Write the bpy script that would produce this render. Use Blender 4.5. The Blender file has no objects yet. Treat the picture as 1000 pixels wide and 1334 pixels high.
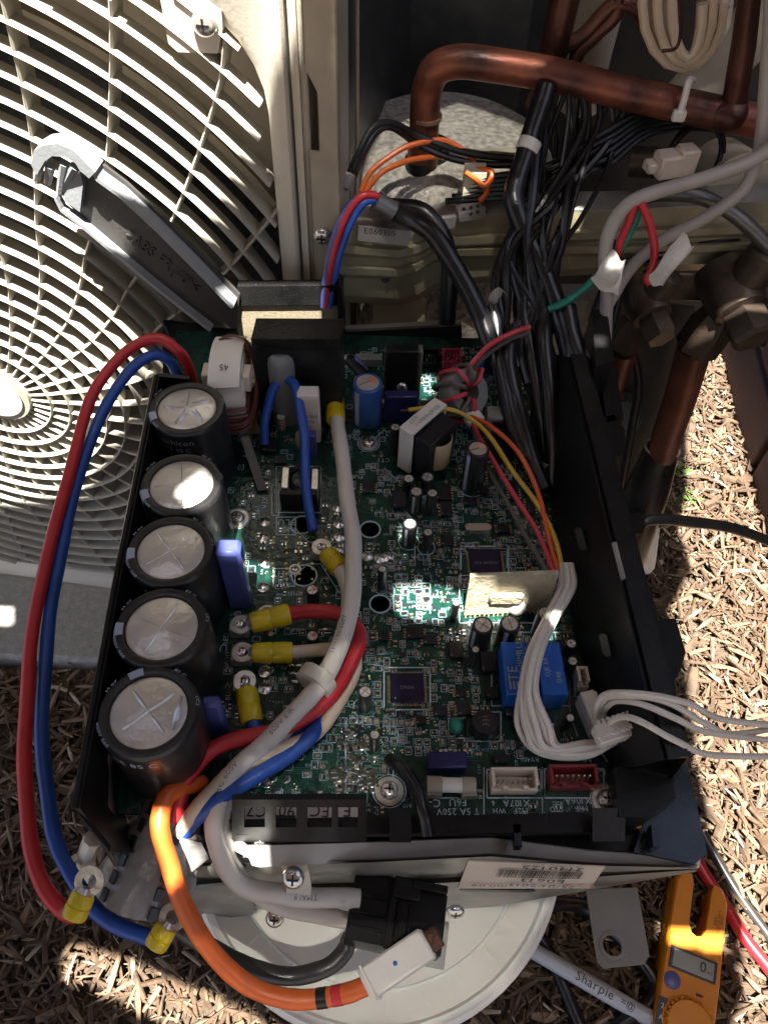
import bpy, bmesh, math, random
import numpy as np
from mathutils import Vector, Matrix, geometry
random.seed(11)
sc = bpy.context.scene
COL = sc.collection
rad = math.radians
# ------------------------------------------------------------------ camera, sky, sun, exposure
FPX, CX, CY, CH = 1040., 500., 667., .70
_p, _r = rad(52), rad(2.5)
FW = np.array([0, math.cos(_p), -math.sin(_p)])
_rt = np.array([1., 0, 0]); _up = np.array([0, math.sin(_p), math.cos(_p)])
CR = _rt*math.cos(_r)+_up*math.sin(_r); CU = _up*math.cos(_r)-_rt*math.sin(_r)
EYE = np.array([0, 0, CH])
cam = bpy.data.cameras.new('camera'); co = bpy.data.objects.new('camera', cam); COL.objects.link(co)
M = Matrix.Identity(4)
for i in range(3):
    M[i][0] = CR[i]; M[i][1] = CU[i]; M[i][2] = -FW[i]; M[i][3] = EYE[i]
co.matrix_world = M
cam.sensor_fit = 'HORIZONTAL'; cam.sensor_width = 36; cam.lens = 36*FPX/1000
cam.clip_start = .01; cam.clip_end = 200
sc.camera = co
SUN = np.array([-.017, -.28, .96]); SUN /= np.linalg.norm(SUN)
el = math.asin(SUN[2]); az = math.atan2(SUN[0], SUN[1])
w = bpy.data.worlds.new('World'); sc.world = w; w.use_nodes = True
nt = w.node_tree; sky = nt.nodes.new('ShaderNodeTexSky'); sky.sky_type = 'NISHITA'
sky.sun_disc = False; sky.air_density = .7; sky.dust_density = 3.5; sky.ozone_density = .3; sky.sun_elevation = el; sky.sun_rotation = az
bg = nt.nodes['Background']; bg.inputs[1].default_value = .05
nt.links.new(sky.outputs[0], bg.inputs[0])
sl = bpy.data.lights.new('sun', 'SUN'); sl.energy = 5.0; sl.angle = rad(.5); sl.color = (1, .95, .86)
so = bpy.data.objects.new('sun', sl); COL.objects.link(so)
so.rotation_euler = Vector(SUN).to_track_quat('Z', 'Y').to_euler()
sc.view_settings.view_transform = 'Standard'; sc.view_settings.look = 'None'
sc.view_settings.gamma = 1; sc.view_settings.use_curve_mapping = False
sc.view_settings.exposure = 2.7
# ------------------------------------------------------------------ pixel <-> place helpers (rays of the photograph met with real planes)
def ray(x, y): return CR*((x-CX)/FPX)-CU*((y-CY)/FPX)+FW
def P(x, y, z):
    d = ray(x, y); return EYE+d*((z-CH)/d[2])
def V(x, y, Y):
    d = ray(x, y); return EYE+d*(Y/d[1])
def proj(q):
    q = np.asarray(q)-EYE; d = q@FW
    return CX+FPX*(q@CR)/d, CY-FPX*(q@CU)/d
def HT(b, ypx):                     # height at which the upright through b reaches picture row ypx
    lo, hi = b[2]-.05, b[2]+.35
    for _ in range(40):
        m = (lo+hi)/2
        if proj((b[0], b[1], m))[1] > ypx: lo = m
        else: hi = m
    return lo
BZ = .37                            # top of the circuit board
BA = rad(3.0)                       # turn of the board
BU = np.array([math.cos(BA), math.sin(BA), 0.]); BV = np.array([-math.sin(BA), math.cos(BA), 0.])
# front plane of the air conditioner
AA = rad(6); A0 = np.array([-.035, .405, 0]); AE = np.array([math.cos(AA), -math.sin(AA), 0]); AN = np.array([-math.sin(AA), -math.cos(AA), 0])
def AW(X, Z, d=0): return A0+AE*X+AN*d+np.array([0, 0, Z])
def A(x, y, d=0):
    r = ray(x, y); t = (d-(EYE-A0)@AN)/(r@AN); q = EYE+r*t
    return (q-A0)@AE, q[2]
def AP(x, y, d=0):
    X, Z = A(x, y, d); return AW(X, Z, d)
# ------------------------------------------------------------------ materials
def mat(name, col, rough=.5, metal=0., var=.15, vs=60., bump=0., bs=300., col2=None, dust=0., dcol=(.35, .3, .24), ds=700., spec=.5, trans=0., coat=0., emit=None, sss=0.):
    m = bpy.data.materials.new(name); m.use_nodes = True
    n, l = m.node_tree.nodes, m.node_tree.links
    b = n['Principled BSDF']
    b.inputs['Roughness'].default_value = rough; b.inputs['Metallic'].default_value = metal
    b.inputs['Specular IOR Level'].default_value = spec
    if trans: b.inputs['Transmission Weight'].default_value = trans
    if coat: b.inputs['Coat Weight'].default_value = coat; b.inputs['Coat Roughness'].default_value = .08
    if sss: b.inputs['Subsurface Weight'].default_value = sss; b.inputs['Subsurface Scale'].default_value = .004
    g = n.new('ShaderNodeNewGeometry')
    nz = n.new('ShaderNodeTexNoise'); nz.inputs['Scale'].default_value = vs; nz.inputs['Detail'].default_value = 5
    l.new(g.outputs['Position'], nz.inputs['Vector'])
    rp = n.new('ShaderNodeValToRGB'); rp.color_ramp.elements[0].position = .3; rp.color_ramp.elements[1].position = .7
    c = np.array(col); c2 = np.array(col2) if col2 is not None else c*(1+var)
    c1 = c if col2 is not None else c*(1-var)
    rp.color_ramp.elements[0].color = (*np.clip(c1, 0, 1), 1); rp.color_ramp.elements[1].color = (*np.clip(c2, 0, 1), 1)
    l.new(nz.outputs[0], rp.inputs[0]); out = rp.outputs[0]
    if dust:
        d = n.new('ShaderNodeTexNoise'); d.inputs['Scale'].default_value = ds; d.inputs['Detail'].default_value = 3; d.inputs['Roughness'].default_value = .7
        l.new(g.outputs['Position'], d.inputs['Vector'])
        dr = n.new('ShaderNodeValToRGB'); dr.color_ramp.elements[0].position = .62; dr.color_ramp.elements[1].position = .75
        l.new(d.outputs[0], dr.inputs[0])
        mu = n.new('ShaderNodeMath'); mu.operation = 'MULTIPLY'; mu.inputs[1].default_value = dust; l.new(dr.outputs[0], mu.inputs[0])
        mx = n.new('ShaderNodeMix'); mx.data_type = 'RGBA'; mx.inputs[7].default_value = (*dcol, 1)
        l.new(mu.outputs[0], mx.inputs[0]); l.new(out, mx.inputs[6]); out = mx.outputs[2]
    l.new(out, b.inputs['Base Color'])
    # gloss varies with the same wear
    rr = n.new('ShaderNodeMapRange'); rr.inputs['To Min'].default_value = max(.03, rough*.75); rr.inputs['To Max'].default_value = min(1, rough*1.25)
    l.new(nz.outputs[0], rr.inputs[0]); l.new(rr.outputs[0], b.inputs['Roughness'])
    if bump:
        bn = n.new('ShaderNodeTexNoise'); bn.inputs['Scale'].default_value = bs; bn.inputs['Detail'].default_value = 4
        l.new(g.outputs['Position'], bn.inputs['Vector'])
        bp = n.new('ShaderNodeBump'); bp.inputs['Strength'].default_value = bump; bp.inputs['Distance'].default_value = .6/bs
        l.new(bn.outputs[0], bp.inputs['Height']); l.new(bp.outputs[0], b.inputs['Normal'])
    if emit: b.inputs['Emission Color'].default_value = (*emit, 1); b.inputs['Emission Strength'].default_value = 1
    return m
MT = dict(
 cream=mat('cream_paint', (.55, .51, .43), .45, var=.07, vs=20, bump=.08, bs=400, dust=.25, dcol=(.3, .24, .16), ds=220),
 grille=mat('weathered_cream', (.385, .36, .30), .5, var=.08, vs=25, bump=.08, bs=400, dust=.35, dcol=(.2, .165, .115), ds=170),
 tan=mat('tan_steel', (.36, .31, .24), .5, var=.12, bump=.1, bs=300, dust=.2),
 darkplate=mat('dark_plate', (.035, .036, .034), .4, var=.3, bump=.1, dust=.15),
 greyplate=mat('grey_plate', (.12, .12, .112), .35, metal=.5, var=.25),
 fan=mat('fan_plastic', (.11, .115, .105), .5, var=.2),
 coil=mat('heat_exchanger', (.075, .08, .076), .5, var=.4, vs=200),
 steel=mat('zinc_steel', (.36, .35, .32), .38, metal=.45, var=.18, vs=90, bump=.12, bs=180, dust=.2),
 olive=mat('zinc_plated_old', (.33, .29, .19), .45, metal=.25, var=.25, vs=45, bump=.1, bs=250, dust=.5, dcol=(.16, .12, .07), ds=250),
 olive2=mat('grimy_galvanised', (.27, .262, .232), .38, metal=.35, var=.45, vs=25, bump=.15, bs=120, dust=.5, dcol=(.12, .1, .07), ds=160),
 rail=mat('brushed_zinc', (.50, .49, .47), .45, metal=.1, var=.12, bump=.06, dust=.15),
 skysteel=mat('sky_tinted_steel', (.032, .042, .056), .3, metal=.5, var=.3, dust=.25),  # galvanised steel with the sky's dark blue reflection put into its colour
 tab=mat('grey_tab', (.21, .19, .165), .5, metal=.2, var=.12, dust=.15),
 nickel=mat('nickel', (.62, .61, .58), .2, metal=.75, var=.12, vs=500, bump=.05),
 tin=mat('tinned_lug', (.60, .58, .53), .3, metal=.7, var=.2, vs=300, bump=.1),
 solder=mat('solder', (.75, .75, .73), .22, metal=1, var=.15, vs=900, bump=.2, bs=1500),
 gold=mat('gilt_pads', (.75, .6, .28), .3, metal=1, var=.2, vs=900),
 black=mat('black_plastic', (.010, .010, .010), .36, var=.3, vs=80, bump=.12, bs=700, dust=.3, dcol=(.06, .055, .048), ds=260, spec=.22),
 blackdust=mat('dusty_black', (.012, .012, .012), .22, var=.4, vs=60, bump=.4, bs=900, dust=.35, dcol=(.22, .2, .15), ds=900, spec=.3),
 speck=mat('speckled_insulator', (.32, .27, .19), .4, var=.25, vs=500, bump=.4, bs=900, dust=.5, dcol=(.6, .52, .4)),
 rubber=mat('black_cable', (.009, .009, .010), .3, var=.3, bump=.05, dust=.12, dcol=(.1, .1, .09)),
 greycable=mat('dark_grey_cable', (.035, .034, .032), .35, var=.25, dust=.2),
 sleeve=mat('capacitor_sleeve', (.017, .017, .018), .32, var=.3, bump=.15, bs=500, dust=.4, dcol=(.20, .17, .13), ds=600),
 alu=mat('aluminium_vent', (.66, .64, .61), .36, metal=.65, var=.09, vs=70, bump=.22, bs=150),
 print=mat('grey_print', (.36, .42, .52), .6, var=.1),
 whiteprint=mat('white_print', (.62, .66, .68), .6, var=.1),
 inkblack=mat('black_ink', (.02, .02, .02), .6), inkgrey=mat('grey_ink', (.16, .15, .17), .6),
 inkred=mat('faded_red_ink', (.6, .25, .2), .6),
 silk=mat('silkscreen', (.46, .56, .60), .6, var=.2, vs=300),
 silkdim=mat('silkscreen_fine', (.30, .42, .47), .6, var=.45, vs=90),
 trace=mat('board_trace', (.02, .085, .05), .3, var=.25, vs=120, coat=.3),
 chip=mat('chip_epoxy', (.013, .013, .017), .34, var=.3, bump=.1, bs=1500),
 chipblue=mat('chip_blueblack', (.012, .011, .035), .22, var=.3),
 ceramic=mat('chip_ceramic', (.25, .2, .14), .5, var=.3, vs=400),
 navy=mat('navy_block', (.018, .018, .085), .3, var=.2, dust=.2),
 violet=mat('film_capacitor', (.06, .075, .25), .35, var=.2, vs=50, dust=.2),
 bluecap=mat('blue_sleeve', (.035, .10, .30), .3, var=.15, dust=.15),
 relay=mat('relay_blue', (.012, .10, .42), .3, var=.1, dust=.08),
 white=mat('white_plastic', (.70, .665, .60), .4, var=.05, dust=.15, dcol=(.4, .35, .28)),
 whitecable=mat('white_cable', (.66, .62, .56), .38, var=.06, vs=40, dust=.45, dcol=(.42, .35, .27), ds=170),
 creamcable=mat('cream_cable', (.58, .48, .36), .4, var=.08, dust=.25),
 greywire=mat('pale_grey_cable', (.36, .33, .30), .45, var=.1, dust=.2),
 red=mat('red_cable', (.48, .022, .030), .38, var=.1, dust=.35, dcol=(.30, .09, .075), ds=170),
 blue=mat('blue_cable', (.018, .075, .36), .38, var=.1, dust=.35, dcol=(.09, .13, .26), ds=170),
 orange=mat('orange_cable', (.62, .12, .02), .4, var=.1, dust=.4, dcol=(.40, .13, .05), ds=170),
 pinkwire=mat('red_wire', (.55, .05, .07), .4), orangewire=mat('orange_wire', (.62, .10, .03), .4),
 yellowwire=mat('yellow_wire', (.55, .34, .03), .4), brownwire=mat('grey_brown_wire', (.10, .085, .07), .45),
 greenwire=mat('green_wire', (.01, .18, .12), .4),
 yellow=mat('yellow_sleeve', (.58, .44, .012), .32, var=.12, vs=120, sss=.1, dust=.25, dcol=(.32, .22, .02)),
 natural=mat('natural_nylon', (.62, .58, .50), .35, var=.08, sss=.2),
 conewrap=mat('grey_foil_wrap', (.27, .265, .26), .3, metal=.25, var=.3, vs=60, bump=.3, bs=60, dust=.2),
 pink=mat('pink_connector', (.45, .05, .11), .4), dkred=mat('dark_red_connector', (.20, .018, .022), .4, var=.2),
 creamconn=mat('cream_connector', (.66, .56, .46), .4, var=.08, dust=.15),
 greyblock=mat('grey_block', (.20, .20, .19), .45, var=.15, dust=.2),
 copper=mat('copper_oxidised', (.05, .026, .023), .4, metal=.5, var=.3, vs=42, col2=(.30, .092, .05), bump=.15, bs=160, dust=.85, dcol=(.055, .035, .03), ds=38),
 copperworn=mat('copper_worn', (.075, .032, .024), .42, metal=.4, var=.3, vs=40, col2=(.21, .075, .045), bump=.12, bs=180, dust=.5, dcol=(.05, .035, .03), ds=90),
 copperdk=mat('copper_dark', (.085, .035, .026), .38, metal=.6, var=.4, vs=40, bump=.15, bs=180),
 brass=mat('brass_dirty', (.075, .055, .04), .42, metal=.5, var=.35, vs=60, bump=.15, dust=.4, dcol=(.05, .04, .03), ds=90),
 braze=mat('braze_joint', (.55, .38, .28), .35, metal=.8),
 felt=mat('grey_felt', (.80, .75, .65), .95, col2=(.30, .285, .25), vs=230, bump=1., bs=420, dust=.6, dcol=(.55, .52, .45), ds=300),
 foam=mat('foam_insulation', (.60, .54, .41), .7, var=.1, vs=30, bump=.1),
 concrete=mat('concrete', (.24, .235, .22), .9, col2=(.36, .345, .31), vs=140, bump=.6, bs=400, dust=.6, dcol=(.11, .1, .085), ds=160),
 soil=mat('mulch_soil', (.05, .034, .022), 1., col2=(.11, .08, .055), vs=60, bump=1., bs=130),
 chipa=mat('bark_dark', (.056, .034, .020), .85, col2=(.125, .078, .046), vs=90, bump=.5, bs=350),
 chipb=mat('bark_mid', (.14, .092, .056), .85, col2=(.25, .172, .11), vs=90, bump=.5, bs=350),
 chipc=mat('bark_pale', (.32, .25, .175), .85, col2=(.45, .37, .28), vs=90, bump=.5, bs=350),
 brick=mat('dark_brick', (.055, .026, .018), .85, col2=(.085, .04, .028), vs=40, bump=.4, bs=250),
 mortar=mat('mortar', (.20, .155, .12), .95, var=.15, bump=.5),
 bucket=mat('milky_plastic', (.86, .83, .75), .4, var=.05, vs=20, sss=.2, dust=.12),
 meter=mat('meter_orange', (.62, .20, .006), .42, var=.06, bump=.1, bs=900),
 lcd=mat('lcd', (.30, .29, .25), .25, var=.05), meterdk=mat('meter_dark', (.03, .032, .04), .4),
 button=mat('meter_button', (.10, .10, .26), .4),
 leaf=mat('weed_leaf', (.09, .22, .03), .5), sticker=mat('sticker_paper', (.60, .53, .46), .55, var=.05, vs=25),
 tape=mat('label_tape', (.62, .60, .56), .6, var=.1, bump=.3, bs=80),
 web=mat('grey_abs_shaded', (.05, .047, .044), .45, var=.15, bump=.2, bs=500, dust=.15),  # the arm's grey plastic coloured darker, its shade put into the colour
 strap=mat('grey_abs', (.22, .235, .25), .42, var=.12, vs=40, bump=.2, bs=500, dust=.3, dcol=(.4, .38, .33)),
 resin=mat('potting_resin', (.42, .37, .26), .45, var=.25, vs=120, bump=.9, bs=500, dust=.5, dcol=(.2, .16, .1)),
 tanboard=mat('tan_insulator', (.36, .26, .12), .5, var=.1, vs=40),
 winding=mat('enamel_winding', (.11, .03, .02), .3, var=.3),
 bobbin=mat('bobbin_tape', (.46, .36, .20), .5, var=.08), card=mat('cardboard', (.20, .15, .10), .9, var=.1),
 marker=mat('marker_barrel', (.42, .42, .43), .4, var=.05),
)
def board_material():
    m = bpy.data.materials.new('solder_mask'); m.use_nodes = True
    n, l = m.node_tree.nodes, m.node_tree.links; b = n['Principled BSDF']
    g = n.new('ShaderNodeNewGeometry')
    v = n.new('ShaderNodeTexVoronoi'); v.distance = 'CHEBYCHEV'; v.inputs['Scale'].default_value = 210
    l.new(g.outputs['Position'], v.inputs['Vector'])
    z = n.new('ShaderNodeTexNoise'); z.inputs['Scale'].default_value = 45; z.inputs['Detail'].default_value = 4; l.new(g.outputs['Position'], z.inputs['Vector'])
    a = n.new('ShaderNodeMath'); a.operation = 'MULTIPLY_ADD'; a.inputs[1].default_value = .5; l.new(v.outputs['Color'], a.inputs[0]); l.new(z.outputs[0], a.inputs[2])
    r = n.new('ShaderNodeValToRGB'); r.color_ramp.elements[0].position = .45; r.color_ramp.elements[0].color = (.003, .021, .018, 1)
    r.color_ramp.elements[1].position = .85; r.color_ramp.elements[1].color = (.008, .046, .034, 1); l.new(a.outputs[0], r.inputs[0]); l.new(r.outputs[0], b.inputs['Base Color'])
    # lumpy clear varnish
    bn = n.new('ShaderNodeTexNoise'); bn.inputs['Scale'].default_value = 330; bn.inputs['Detail'].default_value = 3; l.new(g.outputs['Position'], bn.inputs['Vector'])
    bp = n.new('ShaderNodeBump'); bp.inputs['Strength'].default_value = .5; bp.inputs['Distance'].default_value = .0009; l.new(bn.outputs[0], bp.inputs['Height']); l.new(bp.outputs[0], b.inputs['Normal'])
    b.inputs['Roughness'].default_value = .22
    return m
MT['board'] = board_material()
def varnish_material():
    m = bpy.data.materials.new('wet_varnish'); m.use_nodes = True
    n, l = m.node_tree.nodes, m.node_tree.links; b = n['Principled BSDF']
    b.inputs['Base Color'].default_value = (.03, .055, .045, 1); b.inputs['Roughness'].default_value = .12; b.inputs['IOR'].default_value = 2.6
    b.inputs['Coat Weight'].default_value = 1; b.inputs['Coat Roughness'].default_value = .05
    return m
MT['varnish'] = varnish_material()
# ------------------------------------------------------------------ mesh builder
def unit(v):
    v = np.asarray(v, float); return v/(np.linalg.norm(v)+1e-12)
def frame(d):
    d = unit(d); a = np.array([0, 0, 1.]) if abs(d[2]) < .9 else np.array([1., 0, 0]); x = unit(np.cross(a, d)); return x, np.cross(d, x)
def rotz(a): return np.array([[math.cos(a), -math.sin(a), 0], [math.sin(a), math.cos(a), 0], [0, 0, 1]])
def cr(pts, k=7):
    p = np.array(pts, float); p = np.vstack([2*p[0]-p[1], p, 2*p[-1]-p[-2]]); out = []
    for i in range(1, len(p)-2):
        for t in np.linspace(0, 1, k, endpoint=False):
            a, b, c, d = p[i-1], p[i], p[i+1], p[i+2]
            out.append(.5*((2*b)+(-a+c)*t+(2*a-5*b+4*c-d)*t*t+(-a+3*b-3*c+d)*t**3))
    out.append(p[-2]); return np.array(out)
def C(pts, k=7): return cr([P(*q) for q in pts], k)
class MB:
    def __init__(s): s.v = []; s.f = []; s.n = 0
    def add(s, v, f):
        v = np.asarray(v, float); s.v.append(v); o = s.n; s.f += [tuple(i+o for i in q) for q in f]; s.n += len(v); return s
    def box(s, c, d, rz=0, ch=0, R=None):
        h = np.array(d)/2.; R = rotz(rz) if R is None else R; c = np.asarray(c, float)
        if not ch:
            v = [(x, y, z) for x in (-1, 1) for y in (-1, 1) for z in (-1, 1)]
            return s.add((np.array(v)*h)@R.T+c, [(0, 1, 3, 2), (4, 6, 7, 5), (0, 4, 5, 1), (2, 3, 7, 6), (0, 2, 6, 4), (1, 5, 7, 3)])
        ch = min(ch, h.min()*.9); v = []; idx = {}
        for x in (-1, 1):
            for y in (-1, 1):
                for z in (-1, 1):
                    g = np.array([x, y, z])
                    for a in range(3):
                        q = g*(h-ch); q[a] = g[a]*h[a]; idx[x, y, z, a] = len(v); v.append(q)
        f = [tuple(idx[x, y, z, a] for a in range(3)) for x in (-1, 1) for y in (-1, 1) for z in (-1, 1)]
        for a in range(3):
            o = [i for i in range(3) if i != a]
            for t in (-1, 1):
                q = []
                for u, w_ in ((-1, -1), (1, -1), (1, 1), (-1, 1)):
                    k = [0]*3; k[a] = t; k[o[0]] = u; k[o[1]] = w_; q.append(idx[(*k, a)])
                f.append(tuple(q))
            for u in (-1, 1):
                for w_ in (-1, 1):
                    k = [0]*3; k[o[0]] = u; k[o[1]] = w_; k[a] = -1; k2 = list(k); k2[a] = 1
                    f.append((idx[(*k, o[0])], idx[(*k2, o[0])], idx[(*k2, o[1])], idx[(*k, o[1])]))
        return s.add(np.array(v)@R.T+c, f)
    def ext(s, poly, vec):
        p = np.array(poly, float); n = len(p); v = np.vstack([p, p+np.asarray(vec)])
        return s.add(v, [tuple(range(n)), tuple(range(2*n-1, n-1, -1))]+[(i, (i+1) % n, n+(i+1) % n, n+i) for i in range(n)])
    def prism(s, poly, z0, z1): return s.ext([(q[0], q[1], z0) for q in poly], (0, 0, z1-z0))
    def sheet(s, a, b, t=.001):      # ruled strip between polylines a and b with thickness t along its normal
        a = np.array(a); b = np.array(b); n = len(a)
        nr = unit(np.cross(a[-1]-a[0], b[0]-a[0]))*t
        v = np.vstack([a, b, a+nr, b+nr]); f = []
        for i in range(n-1):
            f += [(i, i+1, n+i+1, n+i), (2*n+i, 3*n+i, 3*n+i+1, 2*n+i+1), (i, 2*n+i, 2*n+i+1, i+1), (n+i, n+i+1, 3*n+i+1, 3*n+i)]
        f += [(0, n, 3*n, 2*n), (n-1, 3*n-1, 4*n-1, 2*n-1)]
        return s.add(v, f)
    def cyl(s, p0, p1, r0, r1=None, n=20): return s.tube([p0, p1], [r0, r0 if r1 is None else r1], n)
    def tube(s, path, r, n=10, cap=True):
        p = np.array(path, float); m = len(p); r = np.full(m, r) if np.isscalar(r) else np.array(r)
        t = np.gradient(p, axis=0) if m > 2 else np.array([p[1]-p[0]]*2)
        x, y = frame(t[0]); v = []
        for i in range(m):
            d = unit(t[i]); x = unit(x-d*(x@d)); y = np.cross(d, x)
            a = np.arange(n)*2*math.pi/n
            v.append(p[i]+r[i]*(np.cos(a)[:, None]*x+np.sin(a)[:, None]*y))
        f = [(i*n+j, i*n+(j+1) % n, (i+1)*n+(j+1) % n, (i+1)*n+j) for i in range(m-1) for j in range(n)]
        if cap: f += [tuple(range(n-1, -1, -1)), tuple(range((m-1)*n, m*n))]
        return s.add(np.vstack(v), f)
    def ring(s, c, axis, R, r, n=24, k=8, a0=0, a1=2*math.pi):
        x, y = frame(axis); full = abs(a1-a0-2*math.pi) < 1e-6
        a = np.linspace(a0, a1, n+1)
        return s.tube([np.asarray(c)+R*(math.cos(t)*x+math.sin(t)*y) for t in a], r, k)
    def lathe(s, prof, base, axis=(0, 0, 1), n=28):
        ax = unit(axis); x, y = frame(ax); base = np.asarray(base, float); a = np.arange(n)*2*math.pi/n; v = []; m = len(prof)
        for r, z in prof: v.append(base+ax*z+max(r, 1e-6)*(np.cos(a)[:, None]*x+np.sin(a)[:, None]*y))
        f = [(i*n+j, i*n+(j+1) % n, (i+1)*n+(j+1) % n, (i+1)*n+j) for i in range(m-1) for j in range(n)]
        if prof[0][0] == prof[-1][0] > 1e-4: f += [((m-1)*n+j, (m-1)*n+(j+1) % n, (j+1) % n, j) for j in range(n)]
        else: f += [tuple(range(n-1, -1, -1)), tuple(range((m-1)*n, m*n))]
        return s.add(np.vstack(v), f)
    def ball(s, c, r, sc_=(1, 1, 1), n=12):
        prof = [(math.sin(t), -math.cos(t)) for t in np.linspace(0, math.pi, n)]
        o = MB().lathe(prof, (0, 0, 0), n=n+4); v = np.vstack(o.v)*r*np.array(sc_)+np.asarray(c); return s.add(v, o.f)
    def mesh(s, name, off=(0, 0, 0), ang=38):
        me = bpy.data.meshes.new(name); v = np.vstack(s.v)-np.asarray(off)
        me.from_pydata(v.tolist(), [], s.f)
        if s.n < 60000:
            bm = bmesh.new(); bm.from_mesh(me); bmesh.ops.recalc_face_normals(bm, faces=bm.faces); bm.to_mesh(me); bm.free()
        me.polygons.foreach_set('use_smooth', [True]*len(me.polygons)); me.set_sharp_from_angle(angle=rad(ang)); me.update()
        return me
    def build(s, name, m, parent=None, base=None, ang=38):
        pw = WL.get(parent, np.zeros(3)) if parent is not None else np.zeros(3)
        if base is None:
            v = np.vstack(s.v); c = (v.min(0)+v.max(0))/2; base = c if parent is not None else np.array([c[0], c[1], v[:, 2].min()])
        me = s.mesh(name, base, ang); me.materials.append(MT[m] if isinstance(m, str) else m)
        o = bpy.data.objects.new(name, me); COL.objects.link(o); o.location = np.asarray(base)-pw
        if parent is not None: o.parent = parent
        WL[o] = np.asarray(base, float); return o
WL = {}
def empty(name, loc):
    o = bpy.data.objects.new(name, None); COL.objects.link(o); o.location = loc; o.empty_display_size = .02; WL[o] = np.asarray(loc, float); return o
def tag(o, label=None, cat=None, group=None, kind=None):
    if label: o['label'] = label
    if cat: o['category'] = cat
    if group: o['group'] = group
    if kind: o['kind'] = kind
    return o
def thing(name, loc, label, cat, group=None): return tag(empty(name, loc), label, cat, group)
def inst(src, parent, loc, rz=0, name=None):      # another copy of a part, sharing its mesh
    o = src.copy(); COL.objects.link(o); o.parent = parent; o.location = np.asarray(loc)-WL.get(parent, np.zeros(3)); o.rotation_euler = (0, 0, rz); WL[o] = np.asarray(loc, float); return o
# lettering
_GL = {}
def glyph(ch, cuts=False):
    if (ch, cuts) not in _GL:
        cu = bpy.data.curves.new('g', 'FONT'); cu.body = ch; cu.size = 1; cu.resolution_u = 2
        o = bpy.data.objects.new('g', cu); COL.objects.link(o)
        me = bpy.data.meshes.new_from_object(o.evaluated_get(bpy.context.evaluated_depsgraph_get()))
        if cuts and len(me.vertices):
            bm = bmesh.new(); bm.from_mesh(me)
            for yy in np.arange(-.15, .75, .075): bmesh.ops.bisect_plane(bm, geom=bm.verts[:]+bm.edges[:]+bm.faces[:], plane_co=(0, float(yy), 0), plane_no=(0, 1, 0))
            for xx in (.12, .24, .36, .48, .6): bmesh.ops.bisect_plane(bm, geom=bm.verts[:]+bm.edges[:]+bm.faces[:], plane_co=(xx, 0, 0), plane_no=(1, 0, 0))
            bm.to_mesh(me); bm.free()
        v = np.array([tuple(q.co) for q in me.vertices]) if len(me.vertices) else np.zeros((0, 3))
        f = [tuple(q.vertices) for q in me.polygons]
        wd = v[:, 0].max()+.07 if len(v) else .3
        bpy.data.objects.remove(o); bpy.data.curves.remove(cu); bpy.data.meshes.remove(me)
        _GL[ch, cuts] = (v, f, wd)
    return _GL[ch, cuts]
def solid(mb, fn0, h):               # gives lettering sides: the flat faces plus walls down to the surface
    e = {}
    for f in mb.f:
        for i in range(len(f)): k = (f[i], f[(i+1) % len(f)]); e[k] = 1
    rim = [k for k in e if (k[1], k[0]) not in e]; v = np.vstack(mb.v); o = MB(); n = len(v)
    o.add(np.vstack([v, v-h]), list(mb.f)+[(a, b, b+n, a+n) for a, b in rim]); return o
def layout(s, size, cuts=False):
    x = 0; out = []
    for ch in s:
        v, f, wd = glyph(ch, cuts)
        if len(v): out.append((v[:, 0]*size+x, v[:, 1]*size, f))
        x += wd*size
    return out, x
def text(mb, s, o, xd, yd, size, center=True, squeeze=1.):
    g, wd = layout(s, size); o = np.asarray(o, float); xd = unit(xd)*squeeze; yd = unit(yd)
    o = o-xd*(wd/2 if center else 0)-(yd*size*.35 if center else 0)
    for x, y, f in g: mb.add(o+x[:, None]*xd+y[:, None]*yd, f)
    return mb
def wraptext(mb, s, fn, size, center=True):        # fn(u, v) -> place on a curved surface
    g, wd = layout(s, size, True)
    for x, y, f in g:
        mb.add(np.array([fn(a-(wd/2 if center else 0), b-(size*.35 if center else 0)) for a, b in zip(x, y)]), f)
    return mb
def cabletext(mb, s, path, r, s0, size, toward, flip=False):
    p = np.array(path); L = np.concatenate([[0], np.cumsum(np.linalg.norm(np.diff(p, axis=0), axis=1))])
    t = np.gradient(p, axis=0)
    def fn(u, v):
        d = s0+(-u if flip else u); q = np.array([np.interp(d, L, p[:, i]) for i in range(3)]); tg = unit([np.interp(d, L, t[:, i]) for i in range(3)])
        nn = unit(toward-q); nn = unit(nn-tg*(nn@tg)); bb = np.cross(nn, tg)
        if flip: v = -v
        a = v/r; return q+r*1.012*(math.cos(a)*nn+math.sin(a)*bb)
    return wraptext(mb, s, fn, size)
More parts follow.
